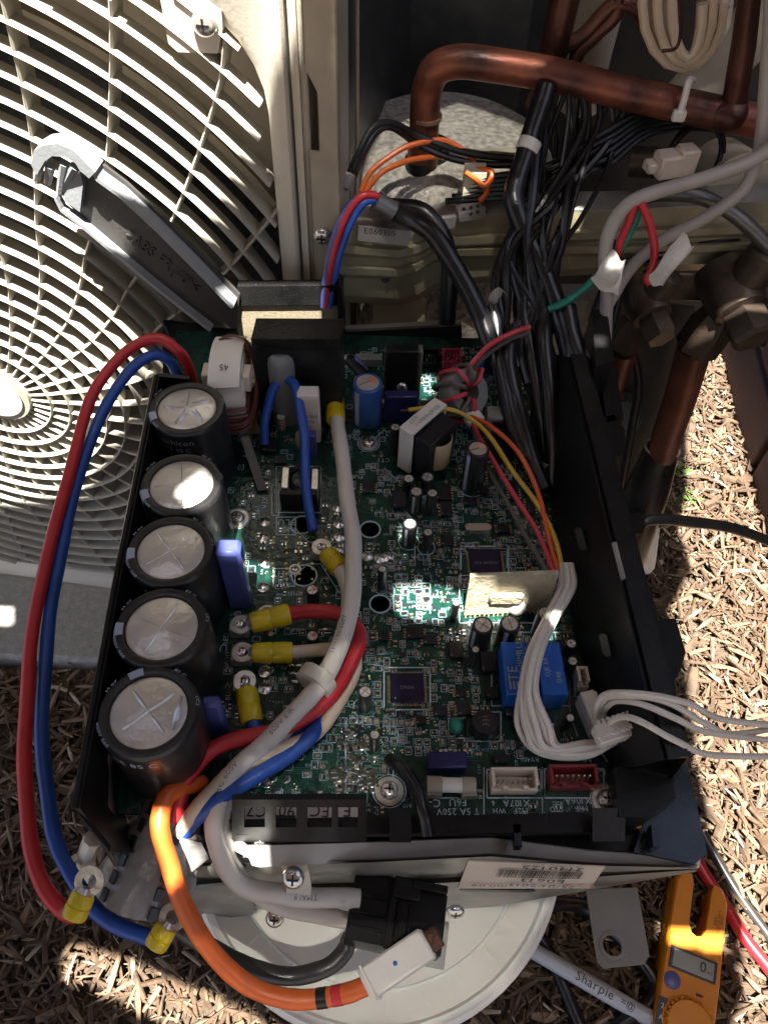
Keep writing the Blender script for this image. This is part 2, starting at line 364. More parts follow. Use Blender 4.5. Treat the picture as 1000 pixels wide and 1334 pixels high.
# ================================================================== ground and setting
GZ = -.02
def grid_ground():
    n = 40; x = np.linspace(-1, 1, n); x = np.sign(x)*abs(x)**2.2*6
    v = [(a, b+.3, GZ+.006*math.sin(a*31)*math.cos(b*27)*(abs(a) < 1)*(abs(b) < 1)) for a in x for b in x]
    f = [(i*n+j, (i+1)*n+j, (i+1)*n+j+1, i*n+j+1) for i in range(n-1) for j in range(n-1)]
    return MB().add(v, f)
tag(grid_ground().build('ground', 'soil'), 'brown garden bed soil beneath the bark mulch', kind='structure')
sv = [P(-260, 835, GZ), P(135, 846, GZ), P(175, 848, GZ)]
slab = MB(); slab.box((-.335, .665, -.016), (1.03, .63, .032), ch=.004)
tag(slab.build('concrete_slab', 'concrete'), 'grey rough concrete slab under the air conditioner', kind='structure')
def chips(name, m, cnt, area, lmin, lmax, rng, lift):
    V_, F_ = [], []
    for i in range(cnt):
        x = rng.uniform(area[0], area[1]); y = rng.uniform(area[2], area[3])
        if y > .345 and x < .185: continue
        L = lmin+(lmax-lmin)*rng.random()**2.2; wd = min(L*rng.uniform(.06, .26), .0045) if rng.random() > .04 else L*rng.uniform(.25, .5); t = wd*rng.uniform(.2, .45)
        a = rng.uniform(0, 2*math.pi); p1 = rng.normal(0, .28); p2 = rng.normal(0, .5)
        d = np.array([math.cos(a)*math.cos(p1), math.sin(a)*math.cos(p1), math.sin(p1)])
        s_ = unit(np.array([-math.sin(a), math.cos(a), p2])); u = np.cross(d, s_)
        c = np.array([x, y, GZ+rng.uniform(.0, lift)+.002])
        k1, k2 = rng.uniform(.25, .95), rng.uniform(.25, .95); bend = u*L*rng.uniform(-.06, .12)
        q = []
        for tt, ww, bb in ((-.5, k1, 0), (0, 1, 1), (.5, k2, 0)):
            b = c+d*L*tt+bend*bb
            q += [b-s_*wd*ww/2, b+s_*wd*ww/2, b+s_*wd*ww*.3+u*t, b-s_*wd*ww*.3+u*t]
        o = len(V_)*12; V_.append(q)
        for k in (0, 4): F_ += [(o+k+i_, o+k+(i_+1) % 4, o+k+4+(i_+1) % 4, o+k+4+i_) for i_ in range(4)]
        F_ += [(o, o+3, o+2, o+1), (o+8, o+9, o+10, o+11)]
    me = bpy.data.meshes.new(name); me.from_pydata(np.array(V_).reshape(-1, 3).tolist(), [], F_); me.materials.append(MT[m])
    o = bpy.data.objects.new(name, me); COL.objects.link(o); return o
rng = np.random.default_rng(5)
ar = (-.55, .5, -.05, 1.0)
for nm, m, cnt, a, b, lf in (('bark_mulch', 'chipa', 46000, .003, .036, .012), ('bark_mulch', 'chipb', 22000, .003, .03, .013), ('bark_mulch', 'chipc', 4200, .003, .022, .014)):
    tag(chips(nm, m, cnt, ar, a, b, rng, lf), {'chipa': 'dark brown bark mulch chips covering the ground', 'chipb': 'mid brown bark mulch chips strewn over the ground', 'chipc': 'pale dry wood slivers lying on the mulch'}[m], kind='stuff')
# ---- brick wall to the right
w0 = P(926, 436, GZ); w1 = P(1000, 745, GZ); wd_ = unit(w0-w1); wn = np.array([wd_[1], -wd_[0], 0.])
WALL = thing('brick_wall', w1, 'dark brown brick wall beside the sunlit mulch strip', 'wall')
core = MB(); pa = w1-wd_*.6+wn*.011; pb = w0+wd_*1.2+wn*.011
core.ext([pa, pb, pb+wn*.1, pa+wn*.1], (0, 0, .75)); core.build('mortar_core', 'mortar', WALL)
bl, bh, jt = .225, .085, .011
bm_ = MB(); bm_.box((0, 0, 0), (bl, .012, bh), rz=math.atan2(wd_[1], wd_[0]), ch=.002)
proto = bm_.build('brick', 'brick', WALL, base=(0, 0, 0)); first = True
for r_ in range(8):
    for k in range(-2, 7):
        d = k*(bl+jt)+(r_ % 2)*.118+.02
        loc = w1+wd_*d+wn*(.0075+random.uniform(-.001, .001))+np.array([0, 0, bh/2+r_*(bh+jt)])
        if first: proto.location = loc-WL[WALL]; first = False
        else: inst(proto, WALL, loc)
# ================================================================== air conditioner
AC = thing('air_conditioner', AW(-.2, 0, 0), 'cream outdoor air conditioner with round swirl grille', 'air conditioner')
XR, ZT, ZB, XL, RC = -.0335, .556, .026, -.60, .055
HX, HZ = -.2633, .2717
# front panel with rounded opening: built as strips between the opening outline and the outer outline
def arc(cx, cz, r, a0, a1, n=8): return [(cx+r*math.cos(t), cz+r*math.sin(t)) for t in np.linspace(rad(a0), rad(a1), n)]
inner = arc(XL+RC+.04, ZB+RC, RC, 180, 270)+arc(XR-RC, ZB+RC, RC, 270, 360)+arc(XR-RC, ZT-RC, RC, 0, 90)+arc(XL+RC+.04, ZT-RC, RC, 90, 180)
def outl(q, e):
    x, z = q; cx = min(max(x, XL+.04+RC), XR-RC); cz = min(max(z, ZB+RC), ZT-RC); d = np.array([x-cx, z-cz]); d = d/np.linalg.norm(d); return x+d[0]*e, z+d[1]*e
mid = [outl(q, .006) for q in inner]
OX0, OX1, OZ0, OZ1 = XL-.03, -.0215, .0, .78
def clampq(q):
    x, z = q; i = mid.index(q); n4 = len(mid)//4
    if i % n4 == n4//2: return ((OX0, OZ0), (OX1, OZ0), (OX1, OZ1), (OX0, OZ1))[i//n4]
    if i < n4: 
        return (OX0, z) if i < n4//2 else (x, OZ0)
    if i < 2*n4: return (x, OZ0) if i-n4 < n4//2 else (OX1, z)
    if i < 3*n4: return (OX1, z) if i-2*n4 < n4//2 else (x, OZ1)
    return (x, OZ1) if i-3*n4 < n4//2 else (OX0, z)
outer = [clampq(q) for q in mid]
fp = MB(); n_ = len(inner)
v = [AW(*q, -.030) for q in inner]+[AW(*q, -.003) for q in inner]+[AW(*q, .0) for q in mid]+[AW(*q, 0) for q in outer]+[AW(*q, -.02) for q in outer]
fp.add(v, [(k*n_+i, k*n_+(i+1) % n_, (k+1)*n_+(i+1) % n_, (k+1)*n_+i) for k in range(4) for i in range(n_)])
fp.ext([AW(OX1, 0, 0), AW(OX1, .78, 0), AW(OX1, .78, -.02), AW(OX1, 0, -.02)], AE*-.002)
fpo = fp.build('front_panel', 'cream', AC)
# fan grille: rings, swirl spokes, hub
GR = MB().cyl(AW(HX, HZ, .002), AW(HX, HZ, -.018), .026, .030, 28).build('fan_grille', 'grille', AC)
hb = MB(); hb.lathe([(.012, 0), (.020, .0), (.021, .0015), (.0, .0015)], AW(HX, HZ, .002), AN, 28); hb.build('hub_cap', 'cream', GR)
def inside(x, z):
    if not (XL+.04 < x < XR+.0015 and ZB-.001 < z < ZT+.001): return False
    cx = min(max(x, XL+.04+RC), XR-RC); cz = min(max(z, ZB+RC), ZT-RC); return math.hypot(x-cx, z-cz) <= RC+.0015
def slat(path2, th, d0, d1):        # path in the front plane -> strip with thickness
    p = np.array(path2); t = np.gradient(p, axis=0); t /= np.linalg.norm(t, axis=1)[:, None]; nr = np.stack([-t[:, 1], t[:, 0]], 1)
    v = []
    for q, m in zip(p, nr):
        for s_, d, k in ((-.6, d0, 1), (0, d0+.0012, 1), (.6, d0, 1), (.42, d1, 1), (-.42, d1, 1)):
            a = q+m*th*s_; v.append(AW(a[0], a[1], d))
    n = len(p); f = [(i*5+j, i*5+(j+1) % 5, (i+1)*5+(j+1) % 5, (i+1)*5+j) for i in range(n-1) for j in range(5)]
    return v, f+[(4, 3, 2, 1, 0), tuple((n-1)*5+j for j in range(5))]
for k in range(24):
    R = .0415+.0142*k
    runs, cur = [], []
    for a in np.linspace(-70, 290, 181):
        q = (HX+R*math.cos(rad(a)), HZ+R*math.sin(rad(a)))
        if inside(*q): cur.append(q)
        elif cur: runs.append(cur); cur = []
    if cur: runs.append(cur)
    if len(runs) > 1 and math.hypot(runs[0][0][0]-runs[-1][-1][0], runs[0][0][1]-runs[-1][-1][1]) < .01: runs[0] = runs.pop()+runs[0][1:]
    for c in runs:
        if len(c) > 2: m = MB(); m.add(*slat(c, .0012, 0, -.0112)); m.build('grille_ring', 'grille', GR, ang=50)
sp_r = [.026, .05, .082, .107, .169, .221, .27, .3225, .355, .42]; sp_a = [-21, -16, -12.3, -10.2, -3.2, -.4, 2.9, 6, 8.9, 14]
for k in range(34):
    a0 = 54.5+k*360/34; c = []
    for R in np.linspace(.026, .42, 40):
        a = rad(a0+np.interp(R, sp_r, sp_a)); q = (HX+R*math.cos(a), HZ+R*math.sin(a))
        if R < .05 or inside(*q): c.append(q)
        else: break
    m = MB(); m.add(*slat(c, .0016, -.0015, -.0175)); m.build('grille_spoke', 'grille', GR)
# screw boss in the top right corner
b0 = A(262, 28); bs_ = MB()
bs_.ext([AW(b0[0]-.019, b0[1]+.06, .0), AW(b0[0]-.018, b0[1]-.011, .0), AW(b0[0]-.014, b0[1]-.0145, 0), AW(b0[0]+.006, b0[1]-.0135, 0), AW(b0[0]+.010, b0[1]-.002, 0), AW(b0[0]+.014, b0[1]+.06, 0)], -AN*.02)
bb = bs_.build('screw_boss', 'cream', AC)
def screw(parent, c, axis, r, name='screw', m='nickel'):
    o = MB(); o.lathe([(r, 0), (r, r*.25), (r*.85, r*.5), (r*.5, r*.66), (0, r*.7)], c, axis, 20)
    x, y = frame(axis); ax = unit(axis); s = o.build(name, m, parent)
    k = MB()
    for d in (x, y):
        e = np.cross(ax, d); k.ext([c+ax*r*.72+d*r*.5+e*r*.09, c+ax*r*.72-d*r*.5+e*r*.09, c+ax*r*.72-d*r*.5-e*r*.09, c+ax*r*.72+d*r*.5-e*r*.09], -ax*r*.12)
    k.build('cross_slot', 'chip', s); return s
screw(bb, AW(b0[0]+.002, b0[1], .0005), AN, .0062)
# side column with slot
cm = MB()
for (xa, xb, za, zb, d) in ((-.0205, -.0165, 0, .78, -.003), (-.0165, -.013, 0, .78, -.006)):
    cm.ext([AW(xa, za, d), AW(xb, za, d), AW(xb, zb, d), AW(xa, zb, d)], -AN*.02)
cm.build('corner_trim', 'cream', AC)
cm = MB()
slot = [AP(399, 85), AP(405, 100), AP(414, 118), AP(416, 197), AP(401, 197)]
sx0, sz0 = A(401, 197); sx1, sz1 = A(416, 197); _, sz2 = A(399, 88)
for (xa, xb, za, zb) in ((-.0125, sx0, 0, .78), (sx0, sx1, 0, sz0), (sx0, sx1, sz2, .78), (sx1, .0035, 0, .78)):
    cm.ext([AW(xa, za, -.001), AW(xb, za, -.001), AW(xb, zb, -.001), AW(xa, zb, -.001)], -AN*.0012)
cm.ext([AW(.0035, 0, -.001), AW(.0035, .78, -.001), AW(.0035, .78, -.03), AW(.0035, 0, -.03)], AE*-.0012)
cm.ext([AW(sx0, sz2, -.0011), AW(sx1, sz2, -.0011), AW(sx1, sz2-.012, -.0011)], -AN*.001)
pc = cm.build('side_column', 'tan', AC)
q = A(420, 308); screw(pc, AW(*q, -.001), AN, .0055)
# inside of the fan bay: shroud ring, blades, heat exchanger, bulkheads
m = MB(); m.lathe([(.262, 0), (.270, .0), (.273, .03), (.269, .03), (.262, .004)], AW(HX, HZ, -.040), -AN, 64)
m.build('fan_shroud', 'tan', AC)
m = MB(); m.ext([AW(XL-.02, 0, -.20), AW(.0, 0, -.20), AW(.0, .78, -.20), AW(XL-.02, .78, -.20)], -AN*.02); m.build('heat_exchanger', 'coil', AC)
m = MB(); ux = np.linspace(.26, .9, 12)
sq = []
for a in np.linspace(0, 2*math.pi, 65): sq.append((HX+.268*math.cos(a), HZ+.268*math.sin(a)))
so_ = [(min(max(HX+(x-HX)*1.9, XL-.02), .006), min(max(HZ+(z-HZ)*1.9, -.002), .76)) for x, z in sq]
m.add([AW(*q, -.050) for q in sq]+[AW(*q, -.050) for q in so_], [(i, i+1, 65+i+1, 65+i) for i in range(64)]); m.build('shroud_plate', 'tan', AC)
for k in range(3):
    m = MB(); a0 = rad(100+120*k); rows = []
    for R in np.linspace(.045, .205, 7):
        rows.append([AW(HX+R*math.cos(a0+t*1.35), HZ+R*math.sin(a0+t*1.35), -.085+.05*t) for t in np.linspace(0, 1, 10)])
    v = np.array(rows).reshape(-1, 3); f = [(i*10+j, i*10+j+1, (i+1)*10+j+1, (i+1)*10+j) for i in range(6) for j in range(9)]
    v2 = v-AN*.002; m.add(np.vstack([v, v2]), f+[tuple(x+70 for x in g[::-1]) for g in f]); m.build('fan_blade', 'fan', AC)
MB().cyl(AW(HX, HZ, -.035), AW(HX, HZ, -.10), .045, n=28).build('fan_hub', 'fan', AC)
m = MB(); m.ext([AW(.002, 0, -.032), AW(.012, 0, -.25), AW(.012, .78, -.25), AW(.002, .78, -.032)], AE*.0015); m.build('bulkhead', 'darkplate', AC)
m = MB(); bp0 = AW(.012, 0, -.21); m.ext([AW(.010, 0, -.24), AW(.1, 0, -.24), AW(.1, .78, -.24), AW(.010, .78, -.24)], -AN*.002); m.build('rear_plate', 'greyplate', AC)
m = MB(); m.ext([AW(.1, 0, -.26), AW(.31, 0, -.26), AW(.31, .78, -.26), AW(.1, .78, -.26)], -AN*.002); m.build('rear_casing', 'darkplate', AC)
m = MB(); m.ext([AW(-.62, .0, .0), AW(.20, .0, .0), AW(.20, .0, -.30), AW(-.62, .0, -.30)], (0, 0, .004)); m.build('base_pan', 'olive', AC)
m = MB(); m.ext([AW(-.62, .78, .0), AW(.0, .78, .0), AW(.0, .78, -.30), AW(-.62, .78, -.30)], (0, 0, .004)); m.build('top_panel', 'cream', AC)
# ---- compressor in a felt jacket
cc = V(578, 205, .515); cc[2] = 0
CO = thing('compressor', (cc[0], cc[1], .004), 'compressor wrapped in grey felt jacket behind the bracket', 'compressor')
zt = HT((cc[0], cc[1]+.05, .3), 132); Rr = .079
m = MB(); m.lathe([(Rr*.97, 0), (Rr, .02), (Rr, zt-.055), (Rr*.985, zt-.040), (Rr*.94, zt-.022), (Rr*.85, zt-.009), (Rr*.68, zt-.001), (0, zt+.002)], (cc[0], cc[1], .006), n=48)
jk = m.build('felt_jacket', 'felt', CO)
m = MB(); nl = P(556, 252, zt-.02); m.lathe([(.026, 0), (.027, .006), (.019, .012), (.0125, .014), (.012, .034), (.0, .034)], nl, n=28); m.build('rubber_grommet', 'rubber', CO)
m = MB(); q_ = P(690, 205, zt-.01); m.lathe([(.022, 0), (.020, .006), (.010, .009), (0, .009)], P(655, 222, zt-.002), n=24); m.build('terminal_cover', 'foam', CO)
# ---- large copper pipe
px_ = [(549, 262), (551, 215), (553, 150), (556, 118), (568, 90), (598, 80), (640, 84), (720, 97), (800, 117), (880, 135), (960, 152), (1080, 178)]
Yp = [.470, .470, .470, .470, .468, .466, .462, .458, .452, .446, .44, .43]
cp = [V(x, y, Y) for (x, y), Y in zip(px_, Yp)]
CPI = thing('copper_pipe', cp[0], 'thick oxidised copper pipe bending over the felt jacket', 'pipe')
m = MB(); m.tube(cr(cp, 10), .0087, 20); m.build('pipe_run', 'copper', CPI)
m = MB(); c_ = V(555, 152, .470); m.tube([c_+np.array([0, 0, -.001]), c_+np.array([0, 0, .0012])], .0093, 20); m.build('braze_ring', 'braze', CPI)
m = MB(); m.tube([V(552, 178, .47), V(550, 215, .47)], .0094, 20); m.build('pipe_socket', 'copper', CPI)
m = MB(); m.tube([V(548, 205, .47), V(547, 255, .47)], [.0098, .0108], 20); m.build('rubber_boot', 'rubber', CPI)
br = [V(955, 150, .441), V(958, 118, .441), V(968, 60, .441), V(975, 0, .441), V(980, -60, .441)]
m = MB(); m.tube(br, [.0075, .0062, .0062, .0056, .0056], 16); m.build('branch_pipe', 'copperdk', CPI)
m = MB(); m.ball(V(950, 150, .4385), .0098, (1.2, .9, .9)); m.build('tee_joint', 'copperdk', CPI)
# ---- cable tie on it
m = MB(); a_ = V(897, 105, .4365); b_ = V(884, 150, .432)
tie = thing('cable_tie', b_, 'pale cable tie looped around the thick copper pipe', 'cable tie')
m.tube(cr([V(903, 104, .449), a_, (a_+b_)/2+np.array([0, -.001, 0]), b_], 5), .0018, 6); m.box(b_, (.007, .004, .006), ch=.0008); m.build('strap', 'white', tie)
# ---- thin dark pipes at the top
for pts, rr, lb in (([(735, 60), (760, 45), (790, 12), (805, 5), (830, 14), (856, 52), (862, 66)], .0042, 'thin bent dark copper tube ending in a pinched tip'),
                    ([(745, 150), (748, 80), (775, 45), (800, 20), (806, -10)], .0042, 'thin dark copper tube rising behind the thick copper pipe'),
                    ([(700, 140), (718, 80), (735, 0), (745, -40)], .008, 'thick dark copper riser beside the foam wrapped pipe')):
    pp = cr([V(x, y, .485) for x, y in pts], 6); m = MB(); m.tube(pp, rr, 12)
    if 'pinched' in lb: m.tube([pp[-1], pp[-1]+(pp[-1]-pp[-3])*.8], [.003, .0012], 8)
    tag(m.build('refrigerant_pipe', 'copperdk'), lb, 'pipe')
for pts, rr, lb in (([(752, 140), (770, 60), (795, -40)], .013, 'cream foam wrapped pipe left of the coiled cable'),
                    ([(895, 130), (960, 60), (1030, -20)], .016, 'cream foam wrapped pipe right of the coiled cable')):
    m = MB(); m.tube([V(x, y, .52) for x, y in pts], rr, 18); tag(m.build('insulated_pipe', 'foam'), lb, 'pipe')
# ---- coil of white cable
c0 = V(893, 22, .46); k_ = MB(); pts = []
for i in range(10*16):
    t = i/16*2*math.pi; tt = i/160
    pts.append(V(893+(22+34*((i//16)*.37 % 1))*math.cos(t)+6*math.sin(i*.09), 4+(70+17*((i//16)*.61 % 1))*math.sin(t), .452+.03*((i//16)*.77 % 1)))
k_.tube(pts, .0026, 8); tag(k_.build('coiled_cable', 'creamcable'), 'coil of cream cable hanging above the copper pipe', 'cable')
m = MB(); m.tube(cr([V(862, 66, .44), V(880, 62, .44), V(886, 40, .44), V(884, 0, .44), V(870, -30, .44)], 6), .0009, 6); tag(m.build('capillary_tube', 'copperdk'), 'hair thin copper capillary in front of coiled cable', 'pipe')
# ---- galvanised crossbar with pressed ribs
BK = thing('crossbar', V(700, 330, .42), 'galvanised steel crossbar with pressed ribs across the pipe bay', 'bracket')
def BY(x): return .405+.02*min(max((x-445)/120., 0), 1)
def strip(rows, nm, mt, th=.0012):
    a = [V(x, y, BY(x)+o) for x, y, o in rows[0]]; b = [V(x, y, BY(x)+o) for x, y, o in rows[1]]
    mm = MB(); mm.sheet(a, b, th); return mm.build(nm, mt, BK)
xs = [440, 520, 545, 566, 600, 650, 720, 800, 900, 1040]
yt = [291, 300, 302, 292, 282, 279, 276, 275, 270, 262]; y1 = [316, 322, 316, 305, 306, 303, 300, 298, 294, 288]
y2 = [345, 348, 340, 326, 321, 320, 318, 318, 316, 312]; y3 = [385, 389, 383, 370, 362, 358, 352, 348, 344, 340]
lo_ = [0]*10
prof = [yt, y1, [y+4 for y in y1], [y+13 for y in y1], [y+17 for y in y1], y2, [y+4 for y in y2], [y+12 for y in y2], [y+16 for y in y2], y3]
off = [0, 0, -.004, -.004, 0, 0, -.004, -.004, 0, 0]
m = MB(); vv = [[V(x, p[i], BY(x)+o) for i, x in enumerate(xs)] for p, o in zip(prof, off)]
n = len(xs); v = np.array(vv).reshape(-1, 3); f = [(r*n+i, r*n+i+1, (r+1)*n+i+1, (r+1)*n+i) for r in range(len(prof)-1) for i in range(n-1)]
v2 = v+np.array([0, .0012, 0]); k = len(v); f2 = [tuple(q+k for q in g[::-1]) for g in f]
m.add(np.vstack([v, v2]), f+f2); m.build('ribbed_plate', 'olive', BK, ang=25)
m = MB(); m.sheet([V(x, y, BY(x)) for x, y in zip(xs, yt)], [V(x, y, BY(x))+np.array([0, .018, .001]) for x, y in zip(xs, yt)], .0012); m.build('top_flange', 'steel', BK)
m = MB(); m.sheet([V(x, y, BY(x)) for x, y in zip(xs, y3)], [V(x, y+8, BY(x)+.008) for x, y in zip(xs, y3)], .0012); m.build('bottom_flange', 'olive', BK)
m = MB(); a_ = V(468, 290, .4035); m.sheet([V(466, 293, .4042), V(540, 302, .412)], [V(466, 313, .4042), V(530, 320, .411)], .0006); lbk = m.build('part_label', 'greywire', BK)
t_ = MB(); text(t_, 'E060305', V(495, 302, .4055), V(530, 306, .409)-V(466, 300, .4025), (0, 0, 1), .0052); t_.build('lettering', 'inkblack', lbk)
m = MB(); m.tube([V(502, 363, BY(502)-.001), V(502, 363, BY(502)+.0004)], .0028, 14); m.build('bolt_hole', 'chip', BK)
m = MB(); m.ext([V(486, 388, .43), V(556, 388, .43), V(548, 470, .43), V(486, 470, .43)], (0, .02, 0)); tag(m.build('foam_pad', 'foam'), 'tan foam strip standing below the ribbed crossbar', 'foam')
m = MB(); m.ext([V(445, 392, .47), V(790, 392, .47), V(790, 560, .47), V(445, 560, .47)], (0, .02, 0)); m.build('inner_base', 'concrete', AC)
# ---- service valves, pipes to the ground
def valve(px, py, Y, s, lb):
    o = thing('service_valve', V(px, py, Y), lb, 'valve'); c = V(px, py, Y)
    a = unit(np.array([.25, -.75, -.25]))
    m = MB(); m.lathe([(.017*s, -.02*s), (.018*s, 0), (.016*s, .012*s), (.011*s, .014*s)], c, a, 24); m.build('valve_body', 'brass', o)
    m = MB(); m.lathe([(.0125*s, .0), (.0135*s, .003*s), (.0135*s, .017*s), (.0115*s, .020*s), (0, .020*s)], c+a*.013*s, a, 6); m.build('hex_cap', 'brass', o, ang=20)
    d = unit(np.array([-.25, -.05, -1])); m = MB(); m.lathe([(.011*s, 0), (.0145*s, .012*s), (.0145*s, .03*s), (.010*s, .032*s)], c+d*.012*s, d, 6); m.build('flare_nut', 'brass', o, ang=20)
    u = unit(np.array([.3, 0, 1])); m = MB(); m.lathe([(.012*s, 0), (.012*s, .022*s), (.008*s, .024*s)], c+u*.01*s, u, 18); m.build('valve_neck', 'brass', o)
    return c, d
v1, d1 = valve(842, 398, .40, .74, 'smaller brass service valve below the taped red wires')
v2, d2 = valve(955, 385, .405, .98, 'larger brass service valve by the brick wall corner')
m = MB(); m.box(V(885, 372, .42), (.05, .004, .02), ch=.001); tag(m.build('valve_plate', 'brass'), 'dirty valve mounting plate between the two brass valves', 'plate')
for pts, rr, mt, lb in (([(812, 455), (795, 510), (775, 570), (755, 640)], .009, 'copperdk', 'copper drop pipe under the smaller valve'),
                        ([(905, 450), (885, 520), (868, 570), (850, 640)], .0110, 'copperworn', 'copper drop pipe under the larger valve')):
    Y = [.405, .41, .415, .42]; m = MB(); m.tube(cr([V(x, y, q) for (x, y), q in zip(pts, Y)], 6), rr, 16); tag(m.build('drop_pipe', mt), lb, 'pipe')
m = MB(); m.tube(cr([V(920, 445, .402), V(880, 545, .412), V(868, 590, .42)], 6), .0022, 8); tag(m.build('drain_tube', 'foam'), 'thin pale tube running along the copper drop pipe', 'tube')
# insulated elbow below the valve
pp = cr([V(868, 560, .425), V(852, 610, .42), V(832, 660, .41), V(815, 730, .41)], 6)
INS = thing('pipe_insulation', pp[-1], 'black foam pipe insulation sleeve with pale open end', 'insulation')
m = MB(); m.tube([V(862, 584, .42), V(842, 640, .413), V(815, 730, .405)], [.0130, .0175, .016], 20); m.build('foam_sleeve', 'rubber', INS)
m = MB(); ax_ = unit(V(862, 584, .42)-V(842, 640, .413)); m.ring(V(862, 584, .42)+ax_*.0004, ax_, .0126, .0010, 24, 6); m.build('cut_end', 'foam', INS)
m = MB(); m.ext([V(788, 385, .452), V(905, 402, .452), V(872, 590, .452), V(850, 660, .452), V(780, 700, .452)], (0, .003, 0)); tag(m.build('shade_backing', 'darkplate'), 'dark sheet added behind the drop pipes to stand for shade', 'plate')  # dark sheet added to paint the shade between the pipes
m = MB(); m.tube(cr([V(842, 600, .43), V(825, 690, .42), V(842, 740, .42), V(850, 690, .43)], 6), .006, 10); tag(m.build('lagged_tube', 'white'), 'white lagged tube showing behind the black insulation', 'tube')
m = MB(); m.lathe([(.012, 0), (.016, .004), (.016, .022), (.013, .026), (0, .026)], V(812, 535, .445), (-.3, -.7, .4), 20); tag(m.build('capped_fitting', 'greyplate'), 'round dusty grey capped fitting between the two drop pipes', 'fitting')
# white plug near the pipe and the sensor behind it
sb = MB(); sb.tube([V(822, 210, .45), V(858, 212, .445)], .0085, 16); tag(sb.build('solenoid_coil', 'brass'), 'cylindrical copper solenoid coil with pale label beside white plug', 'solenoid')
PL = thing('white_plug', V(880, 212, .43), 'cream stepped wire plug resting by the solenoid', 'plug')
m = MB(); m.box(V(872, 213, .43), (.017, .012, .013), rz=.3, ch=.0012); m.build('plug_body', 'creamconn', PL)
m = MB(); m.box(V(892, 208, .432), (.011, .011, .015), rz=.3, ch=.0012); m.build('socket_body', 'creamconn', PL)
m = MB(); m.box(V(848, 216, .428), (.007, .008, .006), rz=.3, ch=.001); m.build('latch', 'creamconn', PL)
m = MB(); m.ring(V(905, 205, .45), (.4, -1, .3), .019, .0016, 28, 8); m.ring(V(905, 205, .446), (.4, -1, .3), .0175, .0016, 28, 8); tag(m.build('cable_loop', 'rubber'), 'small black cable loop behind the cream plug', 'cable')
m = MB(); m.lathe([(.021, 0), (.021, .03), (0, .03)], V(930, 225, .475), (.2, -1, .2), 24); tag(m.build('round_valve', 'foam'), 'round tan expansion valve body behind the cable loop', 'valve')
# junction plug at the felt
PJ = thing('terminal_plug', V(626, 270, .425), 'grey plug with round holes on the crossbar edge', 'plug')
m = MB(); m.box(V(612, 276, .424), (.017, .008, .007), rz=.35, ch=.0008); m.box(V(578, 290, .416), (.014, .003, .008), rz=.35, ch=.0005); m.build('plug_body', 'greywire', PJ)
m = MB()
for i in range(3):
    for j in range(2): m.tube([V(604+i*9, 272+j*8-i*2, .4195), V(604+i*9, 272+j*8-i*2, .421)], .0011, 8)
m.build('plug_hole', 'chip', PJ)
m = MB(); m.ext([V(606, 226, .43), V(634, 226, .43), V(628, 268, .43), V(600, 268, .43)], (0, .012, 0)); tag(m.build('plug_housing', 'foam'), 'tan plug housing with orange wires looped over it', 'housing')
# ================================================================== inverter module
MO = thing('inverter_module', (0., .25, .272), 'opened inverter control box with green circuit board and five big capacitors', 'control box')
def bz(x, y, z=BZ): return P(x, y, z)
def proj_board(q): return proj((q[0], q[1], BZ))
# ---- circuit board with round holes
holes = [(393, 684, .0052), (396, 750, .0058), (482, 690, .0048), (495, 787, .0046)]
bc = [(-.114, .098), (.107, .103), (.083, .402), (-.136, .396)]
cu = bpy.data.curves.new('b', 'CURVE'); cu.dimensions = '2D'; cu.fill_mode = 'BOTH'; cu.extrude = .0008
def spl(pts):
    s = cu.splines.new('POLY'); s.points.add(len(pts)-1); s.use_cyclic_u = True
    for p, q in zip(s.points, pts): p.co = (q[0], q[1], 0, 1)
spl(bc)
HOLE = []
for x, y, r in holes:
    c = bz(x, y); HOLE.append((c[0], c[1], r)); spl([(c[0]+r*math.cos(t), c[1]+r*math.sin(t)) for t in np.linspace(0, 2*math.pi, 24, endpoint=False)])
to = bpy.data.objects.new('b', cu); COL.objects.link(to)
me = bpy.data.meshes.new_from_object(to.evaluated_get(bpy.context.evaluated_depsgraph_get())); bpy.data.objects.remove(to)
me.name = 'circuit_board'; me.materials.clear(); me.materials.append(MT['board']); PCB = bpy.data.objects.new('circuit_board', me); COL.objects.link(PCB)
PCB.parent = MO; PCB.location = np.array([0, 0, BZ-.0008])-WL[MO]; WL[PCB] = np.array([0, 0, BZ-.0008])
m = MB(); m.prism([(-.098, .094), (.112, .095), (.092, .41), (-.128, .405)], .335, .3605); m.build('heat_sink_base', 'black', MO)
BLOCK = []                                 # places taken by parts: (x, y, radius)
def take(c, r): BLOCK.append((c[0], c[1], r))
for h in HOLE:
    take(h, h[2]+.0015); mm = MB(); mm.lathe([(h[2], 0), (h[2]+.0008, 0), (h[2]+.0008, .0002), (h[2], .0002)], (h[0], h[1], BZ+.0001), n=26); mm.build('hole_rim', 'silk', PCB)
